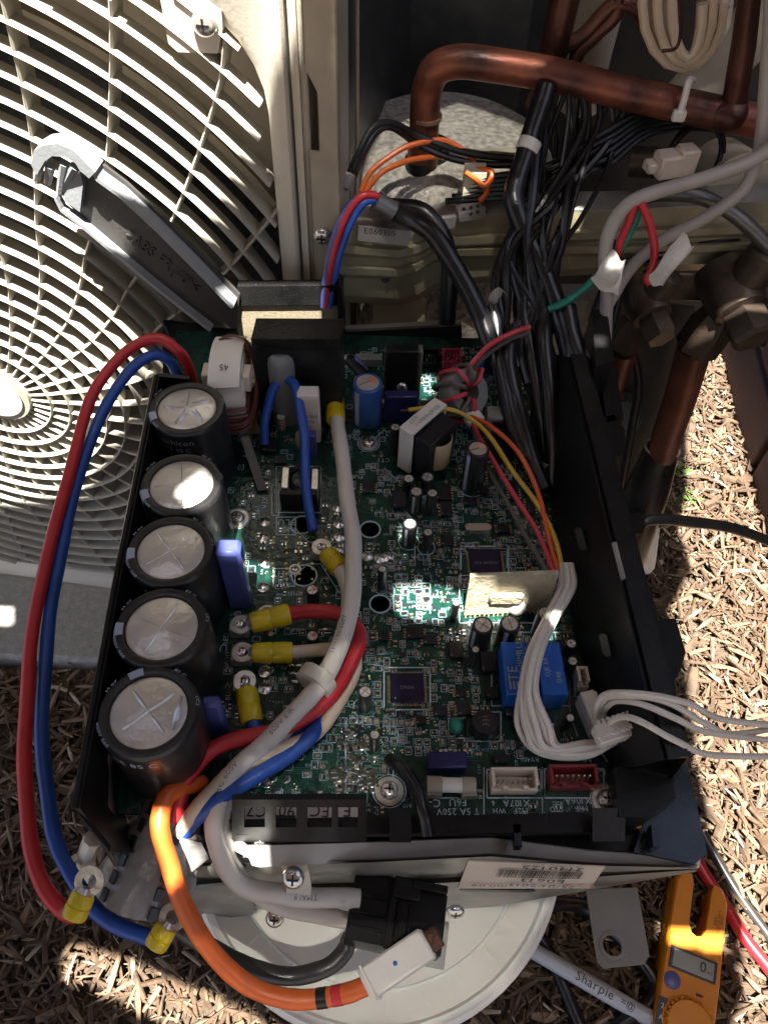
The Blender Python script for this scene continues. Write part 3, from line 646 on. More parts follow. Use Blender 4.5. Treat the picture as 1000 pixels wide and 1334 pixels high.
# ---- five large electrolytic capacitors
RB, HB = .0192, .0455
def emboss(c, R, ang, parent, kind):
    m = MB(); n = 4
    def ridge(p0, p1, wd, h):
        p0 = np.asarray(p0); p1 = np.asarray(p1); d = unit(p1-p0); s_ = np.array([-d[1], d[0], 0]); k = []
        for t in np.linspace(0, 1, 7):
            q = p0+(p1-p0)*t; wv = wd*(.35+.65*math.sin(math.pi*min(max(t, .06), .94))); k.append((q, wv))
        v = []; f = []
        for q, wv in k: v += [q-s_*wv, q+np.array([0, 0, h]), q+s_*wv]
        for i in range(6):
            o = i*3; f += [(o, o+3, o+4, o+1), (o+1, o+4, o+5, o+2)]
        m.add(v, f)
    if kind == 'star':
        for a in (ang, ang+1.2, ang+2.6, ang+3.9, ang+5.1):
            e = np.array([math.cos(a), math.sin(a), 0]); ridge(c+e*R*.08, c+e*R*.8, .0011, .0009)
            e2 = np.array([math.cos(a+.6), math.sin(a+.6), 0]); ridge(c+e*R*.75, c+e2*R*.3, .0008, .0007)
    elif kind == 'x':
        for a in (ang, ang+math.pi*.5, ang+math.pi, ang+math.pi*1.5):
            e = np.array([math.cos(a), math.sin(a), 0]); ridge(c, c+e*R*.78, .0009, .0009)
        e = np.array([math.cos(ang-.8), math.sin(ang-.8), 0]); s_ = np.array([-e[1], e[0], 0]); ridge(c+e*R*.75-s_*R*.45, c+e*R*.75+s_*R*.5, .0012, .0008)
    else:
        for a in (ang, ang+math.pi*.5, ang+math.pi, ang+math.pi*1.5):
            e = np.array([math.cos(a), math.sin(a), 0]); ridge(c, c+e*R*.86, .0006, .00035)
    m.build('vent_cross', 'alu', parent)
def bigcap(x, y, kind, ang, words, stripe):
    t = P(x, y, BZ+HB); c = np.array([t[0], t[1], BZ]); take(c, RB+.0005)
    m = MB(); R = RB; H = HB
    m.lathe([(R*.97, 0), (R, .001), (R, H-.003), (R*.985, H-.0012), (R*.94, H-.0002), (R*.86, H), (R*.78, H-.0004), (R*.765, H-.0016), (R*.75, H-.002), (0, H-.002)], c, n=48)
    s = m.build('capacitor', 'sleeve', MO, base=c)
    m = MB(); m.lathe([(R*.755, 0), (R*.755, .0009), (R*.72, .0013), (0, .0016)], c+np.array([0, 0, H-.0022]), n=40); d = m.build('aluminium_vent', 'alu', s)
    emboss(c+np.array([0, 0, H-.0008]), R*.75, ang, s, kind)
    def side(a0):
        return lambda u, v: c+np.array([math.cos(a0+u/R)*R*1.004, math.sin(a0+u/R)*R*1.004, v])
    pr = MB()
    # polarity band over side and rim
    for a in np.linspace(stripe-.17, stripe+.17, 7)[:-1]:
        b = a+.34/6
        prof = [(R*1.003, .004), (R*1.003, H-.003), (R*.988, H-.001), (R*.942, H+.0001), (R*.865, H+.0003), (R*.79, H)]
        v = [c+np.array([math.cos(q)*r_, math.sin(q)*r_, z_]) for q in (a, b) for r_, z_ in prof]
        pr.add(v, [(i, i+1, 6+i+1, 6+i) for i in range(5)])
    pr.build('polarity_band', 'print', s)
    pr = MB(); sf = side(rad(-98))
    for i, wds in enumerate(words): wraptext(pr, wds, lambda u, v, i=i: sf(u, H-.0062-i*.0052+v), .0050 if i == 0 else .0036)
    def rim(a0):
        def fn(u, v):
            a = a0+u/(R*.93); r_ = R*.965-v*.6; z_ = H-.0004+min(v, .001)*.2+.0004; return c+np.array([math.cos(a)*r_, math.sin(a)*r_, z_+.0003])
        return fn
    for a, q in ((150, 'M 07'), (60, '85 C'), (15, '(C)')):
        wraptext(pr, q, (lambda fn: (lambda u, v: fn(-u, -v)))(rim(rad(a))), .0027)
    wraptext(pr, '450V 560', rim(rad(215)), .0027)
    pr.build('printing', 'print', s)
    return s
bigcap(243, 530, 'star', .5, ['nichicon', 'CE 85 C', '560 uF'], rad(205))
bigcap(236, 629, 'fine', .2, ['HU 85 C', '450V (M)', '560 uF'], rad(207))
bigcap(222, 716, 'fine', .7, ['nichicon', 'LN 85 C'], rad(190))
bigcap(210, 816, 'fine', 1.2, ['(M) HU', '450V 560'], rad(187))
bigcap(193, 926, 'x', .75, ['CE 85 C'], rad(118))
# ---- black tray: left side
m = MB(); zt = .414
a = [P(203, 490, zt), P(150, 760, zt), P(97, 1054, zt), P(140, 1112, .395)]
b = [P(246, 500, .362), P(205, 760, .362), P(152, 1050, .362), P(175, 1112, .362)]
m.sheet(a, b, .002); m.tube(a[:3], .0014, 6); m.build('tray_side', 'black', MO)
m = MB(); m.sheet([P(203, 490, zt), P(246, 494, zt)], [P(206, 530, .366), P(246, 532, .366)], .0018); m.build('tray_end', 'black', MO)
m = MB(); m.ext([P(97, 1054, .414), P(143, 1110, .40), P(150, 1120, .33), P(120, 1090, .33)], (0, .002, 0)); m.build('tray_corner', 'black', MO)
m = MB(); m.ext([V(212, 420, .402), V(308, 430, .402), V(308, 492, .402), V(212, 486, .402)], (0, .003, 0)); m.build('rear_wall', 'black', MO)
m = MB(); m.tube([V(212, 419, .401), V(222, 440, .398), V(255, 445, .398), V(300, 440, .398)], .0009, 6); m.build('retaining_wire', 'greycable', MO)
m = MB(); m.ext([V(440, 432, .404), V(601, 424, .404), V(603, 470, .404), V(440, 470, .404)], (0, .002, 0)); wl = m.build('rear_plate', 'darkplate', MO)
m = MB(); m.ext([V(447, 432.5, .4035), V(601, 424.5, .4035), V(601, 421.5, .4035), V(447, 429, .4035)], (0, .004, 0)); m.build('plate_edge', 'steel', wl)
# ---- black insulating shields (the tall ones at the back)
m = MB(); m.ext([V(309, 398, .388), V(444, 398, .388), V(446, 470, .388), V(312, 470, .388)], (0, .003, 0)); sh = m.build('insulating_plate', 'speck', MO)
m = MB(); m.ext([V(309, 373, .3865), V(441, 372, .3865), V(444, 397, .3864), V(311, 398, .3864)], (0, .006, 0)); m.build('plate_top', 'blackdust', sh)
m = MB(); m.ext([V(440, 372, .382), V(446, 377, .382), V(450, 470, .382), V(440, 470, .382)], (0, .012, 0)); m.build('plate_side', 'blackdust', sh)
b0_ = P(341, 548, BZ); b1_ = P(446, 548, BZ); zf = HT((b0_[0], b0_[1], BZ), 441); d_ = .0165
m = MB(); m.ext([(b0_[0], b0_[1], BZ), (b1_[0], b1_[1], BZ), (b1_[0]+.0005, b1_[1]+d_, BZ), (b0_[0]+.0005, b0_[1]+d_, BZ)], (0, 0, zf-BZ)); bx_ = m.build('insulating_box', 'blackdust', MO)
m = MB(); fr = b0_*0.+np.array([0, b0_[1]-.0004, 0])
for px_a, px_b, ya, yb in ((341, 436, 455, 457),):
    pa_, pb_ = V(px_a, ya, b0_[1]-.0006), V(px_b, ya, b0_[1]-.0006); m.box((pa_+pb_)/2, (pb_[0]-pa_[0], .0008, .0006))
m.build('fold_line', 'black', bx_)
for q in np.linspace(0, 1, 5): take(b0_*(1-q)+b1_*q+np.array([0, .01, 0]), .015)
# grey capsule capacitor in front of it
c = P(374, 538, BZ); h = HT(c, 452)-BZ; c = c+np.array([0, -.003, 0]); m = MB(); R = .0078
m.lathe([(R, 0), (R*1.02, h*.5), (R, h-.006), (R*.9, h-.002), (R*.65, h), (0, h+.0006)], c, n=28); m.build('grey_capsule', 'greyblock', MO); take(c, R+.001)
# white ceramic block resistor
c = P(404, 577, BZ); h = HT(c, 518)-BZ; m = MB(); m.box(c+np.array([0, .004, h/2]), (.0118, .0085, h), rz=.05, ch=.0007); r_ = m.build('ceramic_resistor', 'creamconn', MO); take(c, .009)
m = MB(); m.box(c+np.array([0, .004, h+.0006]), (.0112, .008, .0012), rz=.05, ch=.0004); m.build('top_cap', 'white', r_)
t_ = MB(); f0 = c+np.array([0, -.0006, h*.5])
for i, q in enumerate(('MR96', '1020J', '12J')): text(t_, q, f0+np.array([.0006*(i == 0), 0, .004-.0042*i]), -BU, (0, 0, -1), .0033)
t_.build('printing', 'inkgrey', r_)
c = P(397, 580, BZ); m = MB(); m.lathe([(.0032, 0), (.0042, .004), (.0036, .010), (.0015, .0125), (0, .0125)], c+np.array([-.001, -.001, 0]), n=16); m.build('disc_capacitor', 'bobbin', MO)
c = P(407, 590, BZ); m = MB(); m.box(c+np.array([0, 0, .008]), (.005, .005, .016), rz=BA, ch=.0005); m.build('violet_block', 'violet', MO); take(c, .004)
c = P(368, 552, BZ)+np.array([0, 0, .004]); m = MB(); m.tube([c+np.array([0, -.003, -.004]), c+np.array([0, -.003, .005])], .0022, 12); rr_ = m.build('banded_resistor', 'white', MO)
for i, k in enumerate(('red', 'violet', 'orange', 'chip')):
    mm = MB(); mm.tube([c+np.array([0, -.003, -.003+.002*i]), c+np.array([0, -.003, -.0022+.002*i])], .00228, 12); mm.build('colour_band', k, rr_)
# ---- choke coil on tan board
q = [P(270, 566, BZ+.0006), P(342, 566, BZ+.0006), P(342, 485, BZ+.0006), P(300, 485, BZ+.0006), P(275, 500, BZ+.0006)]
m = MB(); m.ext(q, (0, 0, .0008)); m.build('tan_insulator', 'tanboard', MO)
for x_, y_ in ((300, 500), (300, 540), (330, 520)): take(P(x_, y_, BZ), .012)
b = P(307, 550, BZ+.001); top = HT(b, 462); Rt = (top-b[2])/2; cc_ = np.array([b[0]+.001, b[1]+.004, b[2]+Rt]); ax_ = unit((1, .1, .0))
CK = None
m = MB(); m.lathe([(Rt*.5, -.008), (Rt*.86, -.008), (Rt*.9, -.007), (Rt*.9, .007), (Rt*.86, .008), (Rt*.5, .008)], cc_, ax_, 40); CK = m.build('choke_coil', 'natural', MO, base=cc_)
x_, y_ = frame(ax_)
wnd = MB()
for i in range(34):
    a = i/34*2*math.pi; e = math.cos(a)*x_+math.sin(a)*y_
    if e[2] > .3 and e[1] < .6: continue
    p = [cc_+e*Rt*.93+ax_*.0088, cc_+e*Rt*1.0+ax_*.0088*.3, cc_+e*Rt*1.0-ax_*.0088*.3, cc_+e*Rt*.93-ax_*.0088, cc_+e*Rt*.5-ax_*.0092, cc_+e*Rt*.5+ax_*.0092]
    wnd.tube(p+[p[0]], .0011, 6)
wnd.build('copper_winding', 'winding', CK)
wnd = MB()
for o_, zz in ((.0, .002), (.0013, -.001), (-.0012, .004)):
    wnd.tube(cr([cc_+np.array([-.011, -Rt*.9, -Rt*.35+zz]), cc_+np.array([0, -Rt*1.08, -Rt*.30+zz]), cc_+np.array([.011, -Rt*.95, -Rt*.25+zz]), cc_+np.array([.013, -.002, -Rt*.1+zz]), cc_+np.array([.011, Rt*.2, Rt*.8+o_*3]), cc_+np.array([0, Rt*.35, Rt*.98+o_*2]), cc_+np.array([-.009, Rt*.2, Rt*.9])], 6), .0009, 6)
wnd.build('lead_turns', 'winding', CK)
m = MB(); pts_a, pts_b = [], []
for a in np.linspace(rad(40), rad(120), 16):
    e = np.array([0, -math.cos(a), math.sin(a)]); pts_a.append(cc_+e*(Rt*1.06)-ax_*.0082); pts_b.append(cc_+e*(Rt*1.06)+ax_*.0082)
m.sheet(pts_a, pts_b, .0006); tp = m.build('white_band', 'white', CK)
t_ = MB(); e = np.array([0, -math.cos(rad(62)), math.sin(rad(62))]); text(t_, '45', cc_+e*(Rt*1.06+.0009), -ax_, np.cross(e, -ax_), .0048); t_.build('printing', 'inkblack', tp)
for s_ in (-1, 1):
    m = MB(); m.box(cc_+np.array([.0105*s_, -Rt*.35, Rt*.55]), (.004, .010, .011), ch=.0006); m.build('bobbin_flange', 'creamconn', CK)
for k, dd in (('greycable', 0), ('greycable', .003)):
    m = MB(); m.tube(cr([cc_+np.array([.011, 0, -.002-dd]), P(330+dd*900, 505, BZ+.012), P(338+dd*900, 545, BZ+.003), P(340+dd*900, 560, BZ)], 6), .0013, 6); m.build('coil_lead', k, CK)
# long dark strip leaning beside the capacitors
m = MB(); a_, b_ = P(300, 530, BZ+.02), P(336, 640, BZ+.001); m.sheet([a_, b_], [a_+np.array([.004, .001, 0]), b_+np.array([.005, .001, 0])], .001); m.build('dark_strip', 'greycable', MO)
# ---- generic radial capacitors
def radial(x, y, wpx, ybase, m_sleeve='sleeve', mark='plus', dot=False, zb=BZ, stripe=True, m_top='alu'):
    # (x, y) top centre in the picture, wpx the width, ybase the row of its foot centre
    lo = .004; b = P(x, ybase, zb)
    h = max(HT(b, y)-zb, .003); t = np.array([b[0], b[1], zb+h]); r = wpx/2*np.linalg.norm(t-EYE)/FPX*.97; take(b, r+.0006)
    m = MB(); m.lathe([(r*.96, 0), (r, .0006), (r, h-r*.25), (r*.98, h-r*.08), (r*.9, h), (r*.8, h), (r*.77, h-.0004), (0, h-.0004)], b, n=24)
    s = m.build('small_capacitor', m_sleeve, MO, base=b)
    m = MB(); m.lathe([(r*.78, 0), (r*.76, .0004), (0, .0004)], b+np.array([0, 0, h-.0005]), n=20); m.build('aluminium_vent', m_top, s)
    g = MB(); a = random.uniform(0, 3); z_ = b[2]+h+.0001
    for k in ((a, a+math.pi/2) if mark == 'plus' else (a,)):
        e = np.array([math.cos(k), math.sin(k), 0]); n_ = np.array([-e[1], e[0], 0]); cc = np.array([b[0], b[1], z_])
        g.ext([cc+e*r*.7+n_*r*.05, cc-e*r*.7+n_*r*.05, cc-e*r*.7-n_*r*.05, cc+e*r*.7-n_*r*.05], (0, 0, .0002))
    g.build('vent_cross', 'solder', s)
    if dot:
        g = MB(); g.lathe([(r*.33, 0), (r*.3, .0006), (0, .0008)], np.array([b[0]+r*.3, b[1]+r*.25, z_-.0002]), n=12); g.build('red_dot', 'inkred', s)
    if stripe:
        g = MB(); aa = random.uniform(2.6, 4.2)
        for q in range(3):
            a0_, a1_ = aa+q*.13, aa+q*.13+.13
            g.add([b+np.array([math.cos(u)*r*1.008, math.sin(u)*r*1.008, z]) for u in (a0_, a1_) for z in (.001, h-r*.3)], [(0, 1, 3, 2)])
        g.build('polarity_band', 'print', s)
    return s
bcap = radial(478, 498, 40, 546, 'bluecap', 'line', True)
radial(614, 584, 31, 633, 'sleeve', 'line', True, m_top='tan')
for a in [(531, 623, 16, 640), (555, 621, 18, 638), (540, 640, 18, 664), (560, 642, 15, 668), (532, 682, 20, 706), (555, 693, 14, 714), (497, 741, 12, 765),
          (623, 814, 28, 838), (657, 812, 27, 836), (702, 799, 24, 825), (614, 846, 11, 868), (475, 901, 19, 922), (487, 957, 14, 974), (408, 768, 18, 786), (408, 828, 17, 841),
          (738, 838, 15, 852), (740, 861, 14, 874), (513, 556, 14, 590), (590, 785, 11, 806), (737, 935, 12, 946)]:
    radial(*a, mark='plus' if a[2] > 13 else 'line', dot=a[:2] in ((408, 768), (408, 828)), stripe=a[2] > 17)
# ---- violet film capacitors on the left, navy blocks
def block(x, y, wpx, dpx, ytop, m_, name, rz=BA, ch=.0008, label=None):
    # foot of the front face centred at (x, y); width and depth in picture pixels on the board
    a = P(x-wpx/2, y, BZ); b = P(x+wpx/2, y, BZ); w_ = np.linalg.norm(b-a); h = HT((a+b)/2, ytop)-BZ
    dd = np.linalg.norm(P(x, y-dpx, BZ+h)-P(x, y, BZ+h))
    c = (a+b)/2+BV*dd/2+np.array([0, 0, h/2]); m = MB(); m.box(c, (w_, dd, h), rz=rz, ch=ch); o = m.build(name, m_, MO, base=c)
    for q in np.linspace(-.5, .5, 4): take(c+BU*w_*q, max(dd, .003)*.55)
    return o, c, w_, dd, h
block(312, 795, 30, 24, 722, 'violet', 'film_capacitor', ch=.0016)
block(287, 962, 24, 16, 920, 'violet', 'film_capacitor', ch=.0014)
o, c, w_, dd, h = block(521, 551, 42, 10, 517, 'navy', 'terminal_block')
o, c, w_, dd, h = block(523, 520, 46, 12, 458, 'black', 'heat_sink_fin'); f_ = c+np.array([0, -dd/2-.0004, -h*.22])
screw(o, f_, (0, -1, .3), .0032)
o, c, w_, dd, h = block(480, 478, 34, 8, 468, 'greyblock', 'label_block', ch=.0004); t_ = MB(); text(t_, 'H3H0', c+np.array([0, 0, h/2+.0003]), -BU, -BV, .004); t_.build('printing', 'inkgrey', o)
m = MB(); a_, b_ = P(455, 468, BZ+.012), P(476, 490, BZ+.012); m.tube([a_, b_], .0035, 10); m.build('slanted_diode', 'black', MO)
m = MB(); a_, b_ = P(462, 466, BZ+.016), P(478, 482, BZ+.012); m.tube([a_, b_], .0015, 8); m.build('diode_lead', 'violet', MO)
# navy film block and fuse near the front edge
o, c, w_, dd, h = block(581, 1010, 52, 22, 1000, 'navy', 'navy_relay')
g = MB()
for i in range(7): g.lathe([(.0009, 0), (.0007, .0006), (0, .0007)], P(574+i*6.2, 978.5, BZ+.0002), n=8)
g.build('solder_pin', 'solder', MO)
a_, b_ = P(556, 1022, BZ+.006), P(619, 1024, BZ+.006); d_ = b_-a_
m = MB(); m.tube([a_+d_*.3, a_+d_*.74], .0030, 16); FU = m.build('fuse', 'white', MO)
for t0, t1 in ((0, .31), (.73, 1)):
    m = MB(); m.tube([a_+d_*t0, a_+d_*t1], .0034, 16); m.build('fuse_cap', 'tan', FU)
    m = MB(); q_ = a_+d_*(t0+t1)/2; m.box(q_+np.array([0, 0, -.0035]), (.006, .0075, .005), rz=BA); m.build('fuse_clip', 'tin', FU)
take((a_+b_)/2, .011)
# ---- pin headers
def header(x, y, wpx, dpx, m_, npin):
    a = P(x-wpx/2, y, BZ); b = P(x+wpx/2, y, BZ); w_ = np.linalg.norm(b-a); d_ = .0085; h = .009; c = (a+b)/2+BV*d_/2
    m = MB(); L = lambda u, v, z, s: m.box(c+BU*u+BV*v+np.array([0, 0, z]), s, rz=BA, ch=.0002)
    L(0, d_/2-.0006, h/2, (w_, .0012, h)); L(0, -d_/2+.0006, h*.3, (w_, .0012, h*.6)); L(-w_/2+.0007, 0, h/2, (.0014, d_-.0024, h)); L(w_/2-.0007, 0, h/2, (.0014, d_-.0024, h)); L(0, 0, .0006, (w_-.003, d_-.0026, .0012))
    for q in (-.22, .22): L(w_*q, -d_/2+.0006, h*.75, (w_*.12, .0012, h*.3))
    o = m.build('pin_header', m_, MO, base=c); g = MB()
    for i in range(npin): g.box(c+BU*(i-(npin-1)/2)*(w_-.006)/max(npin-1, 1)+np.array([0, 0, .004]), (.0007, .0007, .0065), rz=BA)
    g.build('pin_row', 'tin', o); take(c-BU*w_*.3, .007); take(c, .007); take(c+BU*w_*.3, .007); return o
header(668, 1036, 60, 26, 'creamconn', 7); header(744, 1032, 62, 24, 'dkred', 7)
header(756, 902, 15, 20, 'creamconn', 3); header(588, 480, 26, 18, 'pink', 4); header(560, 480, 24, 16, 'black', 4)
# tall white header and grey modular socket
a_, b_ = P(756, 915, BZ), P(776, 962, BZ); m = MB(); ang_ = math.atan2((a_-b_)[1], (a_-b_)[0])
m.box((a_+b_)/2+np.array([0, 0, .006]), (np.linalg.norm(a_-b_), .0065, .012), rz=ang_, ch=.0005); wh = m.build('tall_header', 'white', MO, base=(a_+b_)/2)
for i in range(7):
    g = MB(); q_ = a_+(b_-a_)*(.1+.13*i); g.box(q_+np.array([.0034, .0006, .007]), (.0022, .0012, .009), rz=ang_); g.build('header_rib', 'white', wh)
take((a_+b_)/2, .011)
o, c, w_, dd, h = block(655, 575, 50, 18, 545, 'greyblock', 'modular_socket')
for i in range(2):
    g = MB(); g.box(c+np.array([0, -dd/2+.001, h*.25-h*.42*i]), (w_*.7, .004, h*.26), rz=BA); g.build('socket_opening', 'chip', o)
m = MB(); m.box(c+np.array([0, -dd/2-.006, -h/2+.001]), (w_*1.1, .014, .002), rz=BA); m.build('socket_base', 'chip', MO)
c = P(634, 478, BZ); m = MB(); m.box(c+np.array([0, 0, .006]), (.012, .008, .012), rz=.5, ch=.0006); m.build('blue_plug', 'relay', MO); take(c, .008)
# ---- transformer with white frame
tf0 = P(522, 612, BZ); tf1 = P(570, 570, BZ)
zt_ = HT(tf0, 556); hh = zt_-BZ; dv = unit((P(566, 517, zt_)-P(520, 556, zt_))*np.array([1, 1, 0])); sv_ = np.array([dv[1], -dv[0], 0])
base_ = P(520, 556, zt_); L_ = np.linalg.norm(P(566, 517, zt_)-base_); W_ = .0085
def tb(u, v, z, s, m=None): 
    return (m or MB()).box(base_*np.array([1, 1, 0])+dv*u+sv_*v+np.array([0, 0, z]), s, rz=math.atan2(dv[1], dv[0]), ch=.0003)
m = tb(L_/2, W_/2, zt_-.0009, (L_, W_, .0018)); tb(.0009, W_/2, BZ+hh/2+.001, (.0018, W_, hh-.004), m); tb(L_-.0009, W_/2, BZ+hh/2+.001, (.0018, W_, hh-.004), m)
TR = m.build('transformer', 'white', MO); take(base_+dv*L_*.5, .016); take(base_+dv*L_*.5+sv_*.012, .012)
m = tb(L_/2, W_*.5+.004, BZ+hh*.5, (L_-.006, W_+.012, hh-.008)); m.build('ferrite_core', 'chip', TR)
m = MB(); cb = base_*np.array([1, 1, 0])+dv*(L_*.5)+sv_*(W_+.0055); m.lathe([(.0078, 0), (.0083, .001), (.0083, hh*.55), (.0078, hh*.57)], cb+np.array([0, 0, BZ+.006]), n=28); m.build('bobbin_winding', 'bobbin', TR)
t_ = MB(); tz = np.array([0, 0, zt_+.0003]); q0 = base_*np.array([1, 1, 0])+tz
text(t_, 'EI3-87W063-1', q0+dv*L_*.55+sv_*W_*.68, -dv, sv_, .0031); text(t_, '1227', q0+dv*L_*.30+sv_*W_*.28, -dv, sv_, .0034); t_.build('printing', 'inkgrey', TR)
# ---- ferrite core with wires wound round it (resting on the board, tied by a nylon tie)
FE = thing('ferrite_core', P(602, 532, BZ+.006), 'grey ferrite ring choke with red and grey wires wound through', 'ferrite ring')
fc = P(603, 512, BZ+.020); fa = unit((.5, -.5, .7)); fx, fy = frame(fa)
m = MB(); m.lathe([(.0065, -.006), (.0125, -.0065), (.0132, -.005), (.0132, .005), (.0125, .0065), (.0065, .006)], fc, fa, 28); m.build('core_body', 'greyblock', FE)
for i in range(7):
    a = .5+i*.62; e = math.cos(a)*fx+math.sin(a)*fy; p = [fc+e*.0145+fa*.0085, fc+e*.0155, fc+e*.0145-fa*.0085, fc+e*.0055-fa*.009, fc+e*.005+fa*.009]
    m = MB(); m.tube(cr(p+[p[0]], 4), .00125, 6); m.build('wire_turn', 'pinkwire' if i % 2 == 0 else 'brownwire', FE)
m = MB(); m.box(P(617, 545, BZ+.017), (.010, .008, .006), rz=.4, ch=.0015); m.build('tie_head', 'white', FE)
# ---- blue power relays
for x0, x1, nm in ((648, 695, 1), (694, 735, 0)):
    zt_ = BZ+.0155; a_ = P(x0+6, 836, zt_); b_ = P(x1-1, 836, zt_); c_ = P(x1+2, 903, zt_); d_ = P(x0+8, 906, zt_)
    c = (a_+b_+c_+d_)/4; sx = (np.linalg.norm(b_-a_)+np.linalg.norm(c_-d_))/2; sy = np.linalg.norm((a_+b_)/2-(c_+d_)/2)
    m = MB(); m.box((c[0], c[1], BZ+.0078), (sx-.0006, sy, .0154), rz=BA, ch=.0006); R_ = m.build('power_relay', 'relay', MO, base=(c[0], c[1], BZ)); take(c, .013); take(c+BV*.006, .01); take(c-BV*.008, .01)
    t_ = MB(); tz = np.array([c[0], c[1], zt_+.0003])
    if nm:
        text(t_, 'TE', tz-BU*sx*.22-BV*sy*.12, BV, -BU, .0062)
        for k in range(3): t_.box(tz-BU*(sx*.22+(k-1)*.0016)-BV*sy*.34, (.0007, .0035, .0002), rz=BA)
        text(t_, 'OJE-C-112HM', tz+BU*sx*.04-BV*sy*.02, BV, -BU, .0030); text(t_, '12VDC 3A', tz+BU*sx*.25-BV*sy*.02, BV, -BU, .0028); text(t_, 'RU', tz+BU*sx*.1+BV*sy*.36, BV, -BU, .0045); text(t_, 'c', tz+BU*sx*.3+BV*sy*.36, BV, -BU, .003)
    else:
        text(t_, 'OJE 3A', tz-BU*sx*.2, BV, -BU, .003); text(t_, '1248', tz+BU*sx*.2-BV*sy*.2, BV, -BU, .003)
    t_.build('printing', 'print', R_)
# ---- resin coated hybrid module standing on the board, pins along its foot
a_ = P(603, 806, BZ); b_ = P(712, 800, BZ); zt_ = HT((a_+b_)/2, 758)
m = MB(); v_ = unit(b_-a_); pts = [a_+np.array([0, 0, .003]), b_+np.array([0, 0, .003]), np.array([b_[0], b_[1]+.003, zt_]), np.array([a_[0], a_[1]+.003, zt_+.001])]
m.ext(pts, (0, .0022, 0)); HY = m.build('hybrid_module', 'resin', MO)
m = MB(); q_ = (a_+b_)/2+np.array([-.002, .0, (zt_-BZ)*.55]); m.box(q_+np.array([0, -.0002, 0]), (.016, .003, .008), rz=BA, ch=.0012); m.build('resin_lump', 'resin', HY)
g = MB()
for i in range(17): q_ = a_+(b_-a_)*(.03+.055*i); g.box(q_+np.array([0, .001, .0018]), (.0008, .0008, .0042))
g.build('pin_row', 'gold', HY)
for t in np.linspace(0, 1, 6): take(a_+(b_-a_)*t, .0035)
c = P(671, 800, BZ); m = MB(); m.ball(c+np.array([0, 0, .006]), .0042, (1, .8, 1.3), 10); m.build('white_blob', 'white', MO)
# ---- flat chips
def chip(x, y, wpx, hpx, h=.0016, npin=0, m_='chip', sides=2, rz=BA, name='chip', word=None):
    c = P(x, y, BZ); a = P(x-wpx/2, y, BZ); b = P(x+wpx/2, y, BZ); w_ = np.linalg.norm(b-a); d_ = np.linalg.norm(P(x, y-hpx/2, BZ)-P(x, y+hpx/2, BZ)); take(c, max(w_, d_)*.62)
    m = MB(); m.box(c+np.array([0, 0, h/2+.0003]), (w_, d_, h), rz=rz, ch=.0003); o = m.build(name, m_, MO, base=c); U = rotz(rz)@np.array([1, 0, 0]); W2 = rotz(rz)@np.array([0, 1, 0])
    if npin:
        g = MB()
        for i in range(npin):
            for s_ in (-1, 1):
                t = (i-(npin-1)/2)/npin
                g.box(c+U*s_*(w_/2+.0006)+W2*t*d_*.92+np.array([0, 0, .0004]), (.0013, d_/npin*.5, .0005), rz=rz)
                if sides == 4: g.box(c+W2*s_*(d_/2+.0006)+U*t*w_*.92+np.array([0, 0, .0004]), (w_/npin*.5, .0013, .0005), rz=rz)
        g.build('chip_leads', 'solder', o)
    t_ = MB(); g2 = MB(); g2.lathe([(.0005, 0), (0, .00005)], c-U*w_*.36-W2*d_*.36+np.array([0, 0, h+.0003]), n=8)
    if word: text(g2, word, c+np.array([0, 0, h+.00036]), -U, -W2, min(d_*.2, .0022))
    g2.build('printing', 'inkgrey', o); return o
chip(632, 736, 42, 38, npin=20, sides=4, m_='chipblue', word='D12S49 R5F'); chip(530, 898, 44, 38, npin=20, sides=4, m_='chipblue', word='M3062')
for a in [(577, 645, 20, 16, 4), (581, 665, 15, 18, 4), (582, 706, 17, 14, 4), (604, 926, 18, 16, 4), (573, 928, 18, 14, 4), (480, 637, 16, 14, 4), (575, 1010, 1, 1, 0), (635, 865, 20, 26, 0), (628, 640, 16, 10, 3), (642, 620, 14, 12, 3),
          (560, 835, 18, 12, 3), (593, 850, 18, 20, 0), (540, 826, 22, 14, 4), (652, 992, 20, 10, 0), (352, 585, 18, 14, 0), (366, 603, 16, 9, 0), (477, 570, 10, 8, 0), (520, 655, 18, 20, 0), (640, 590, 22, 10, 4), (668, 640, 12, 24, 6), (690, 660, 10, 22, 6), (612, 655, 18, 10, 4), (655, 690, 16, 12, 4), (600, 905, 14, 10, 3), (548, 940, 14, 10, 3), (500, 830, 14, 12, 4), (665, 930, 16, 12, 0), (640, 905, 16, 14, 0)]:
    if a[2] > 2: chip(*a[:4], npin=a[4], h=.0018 if a[4] else .0028)
m = MB(); c = P(622, 691, BZ); a_ = np.array([.0045, 0, 0]); n_ = 10; ol = [c+BU*(.0045*s_)+np.array([math.cos(t), math.sin(t), 0])*.0023 for s_, lo2, hi2 in ((1, -90, 90), (-1, 90, 270)) for t in np.linspace(rad(lo2), rad(hi2), 8)]
m.ext(ol, (0, 0, .0032)); m.build('crystal', 'nickel', MO); take(c, .007)
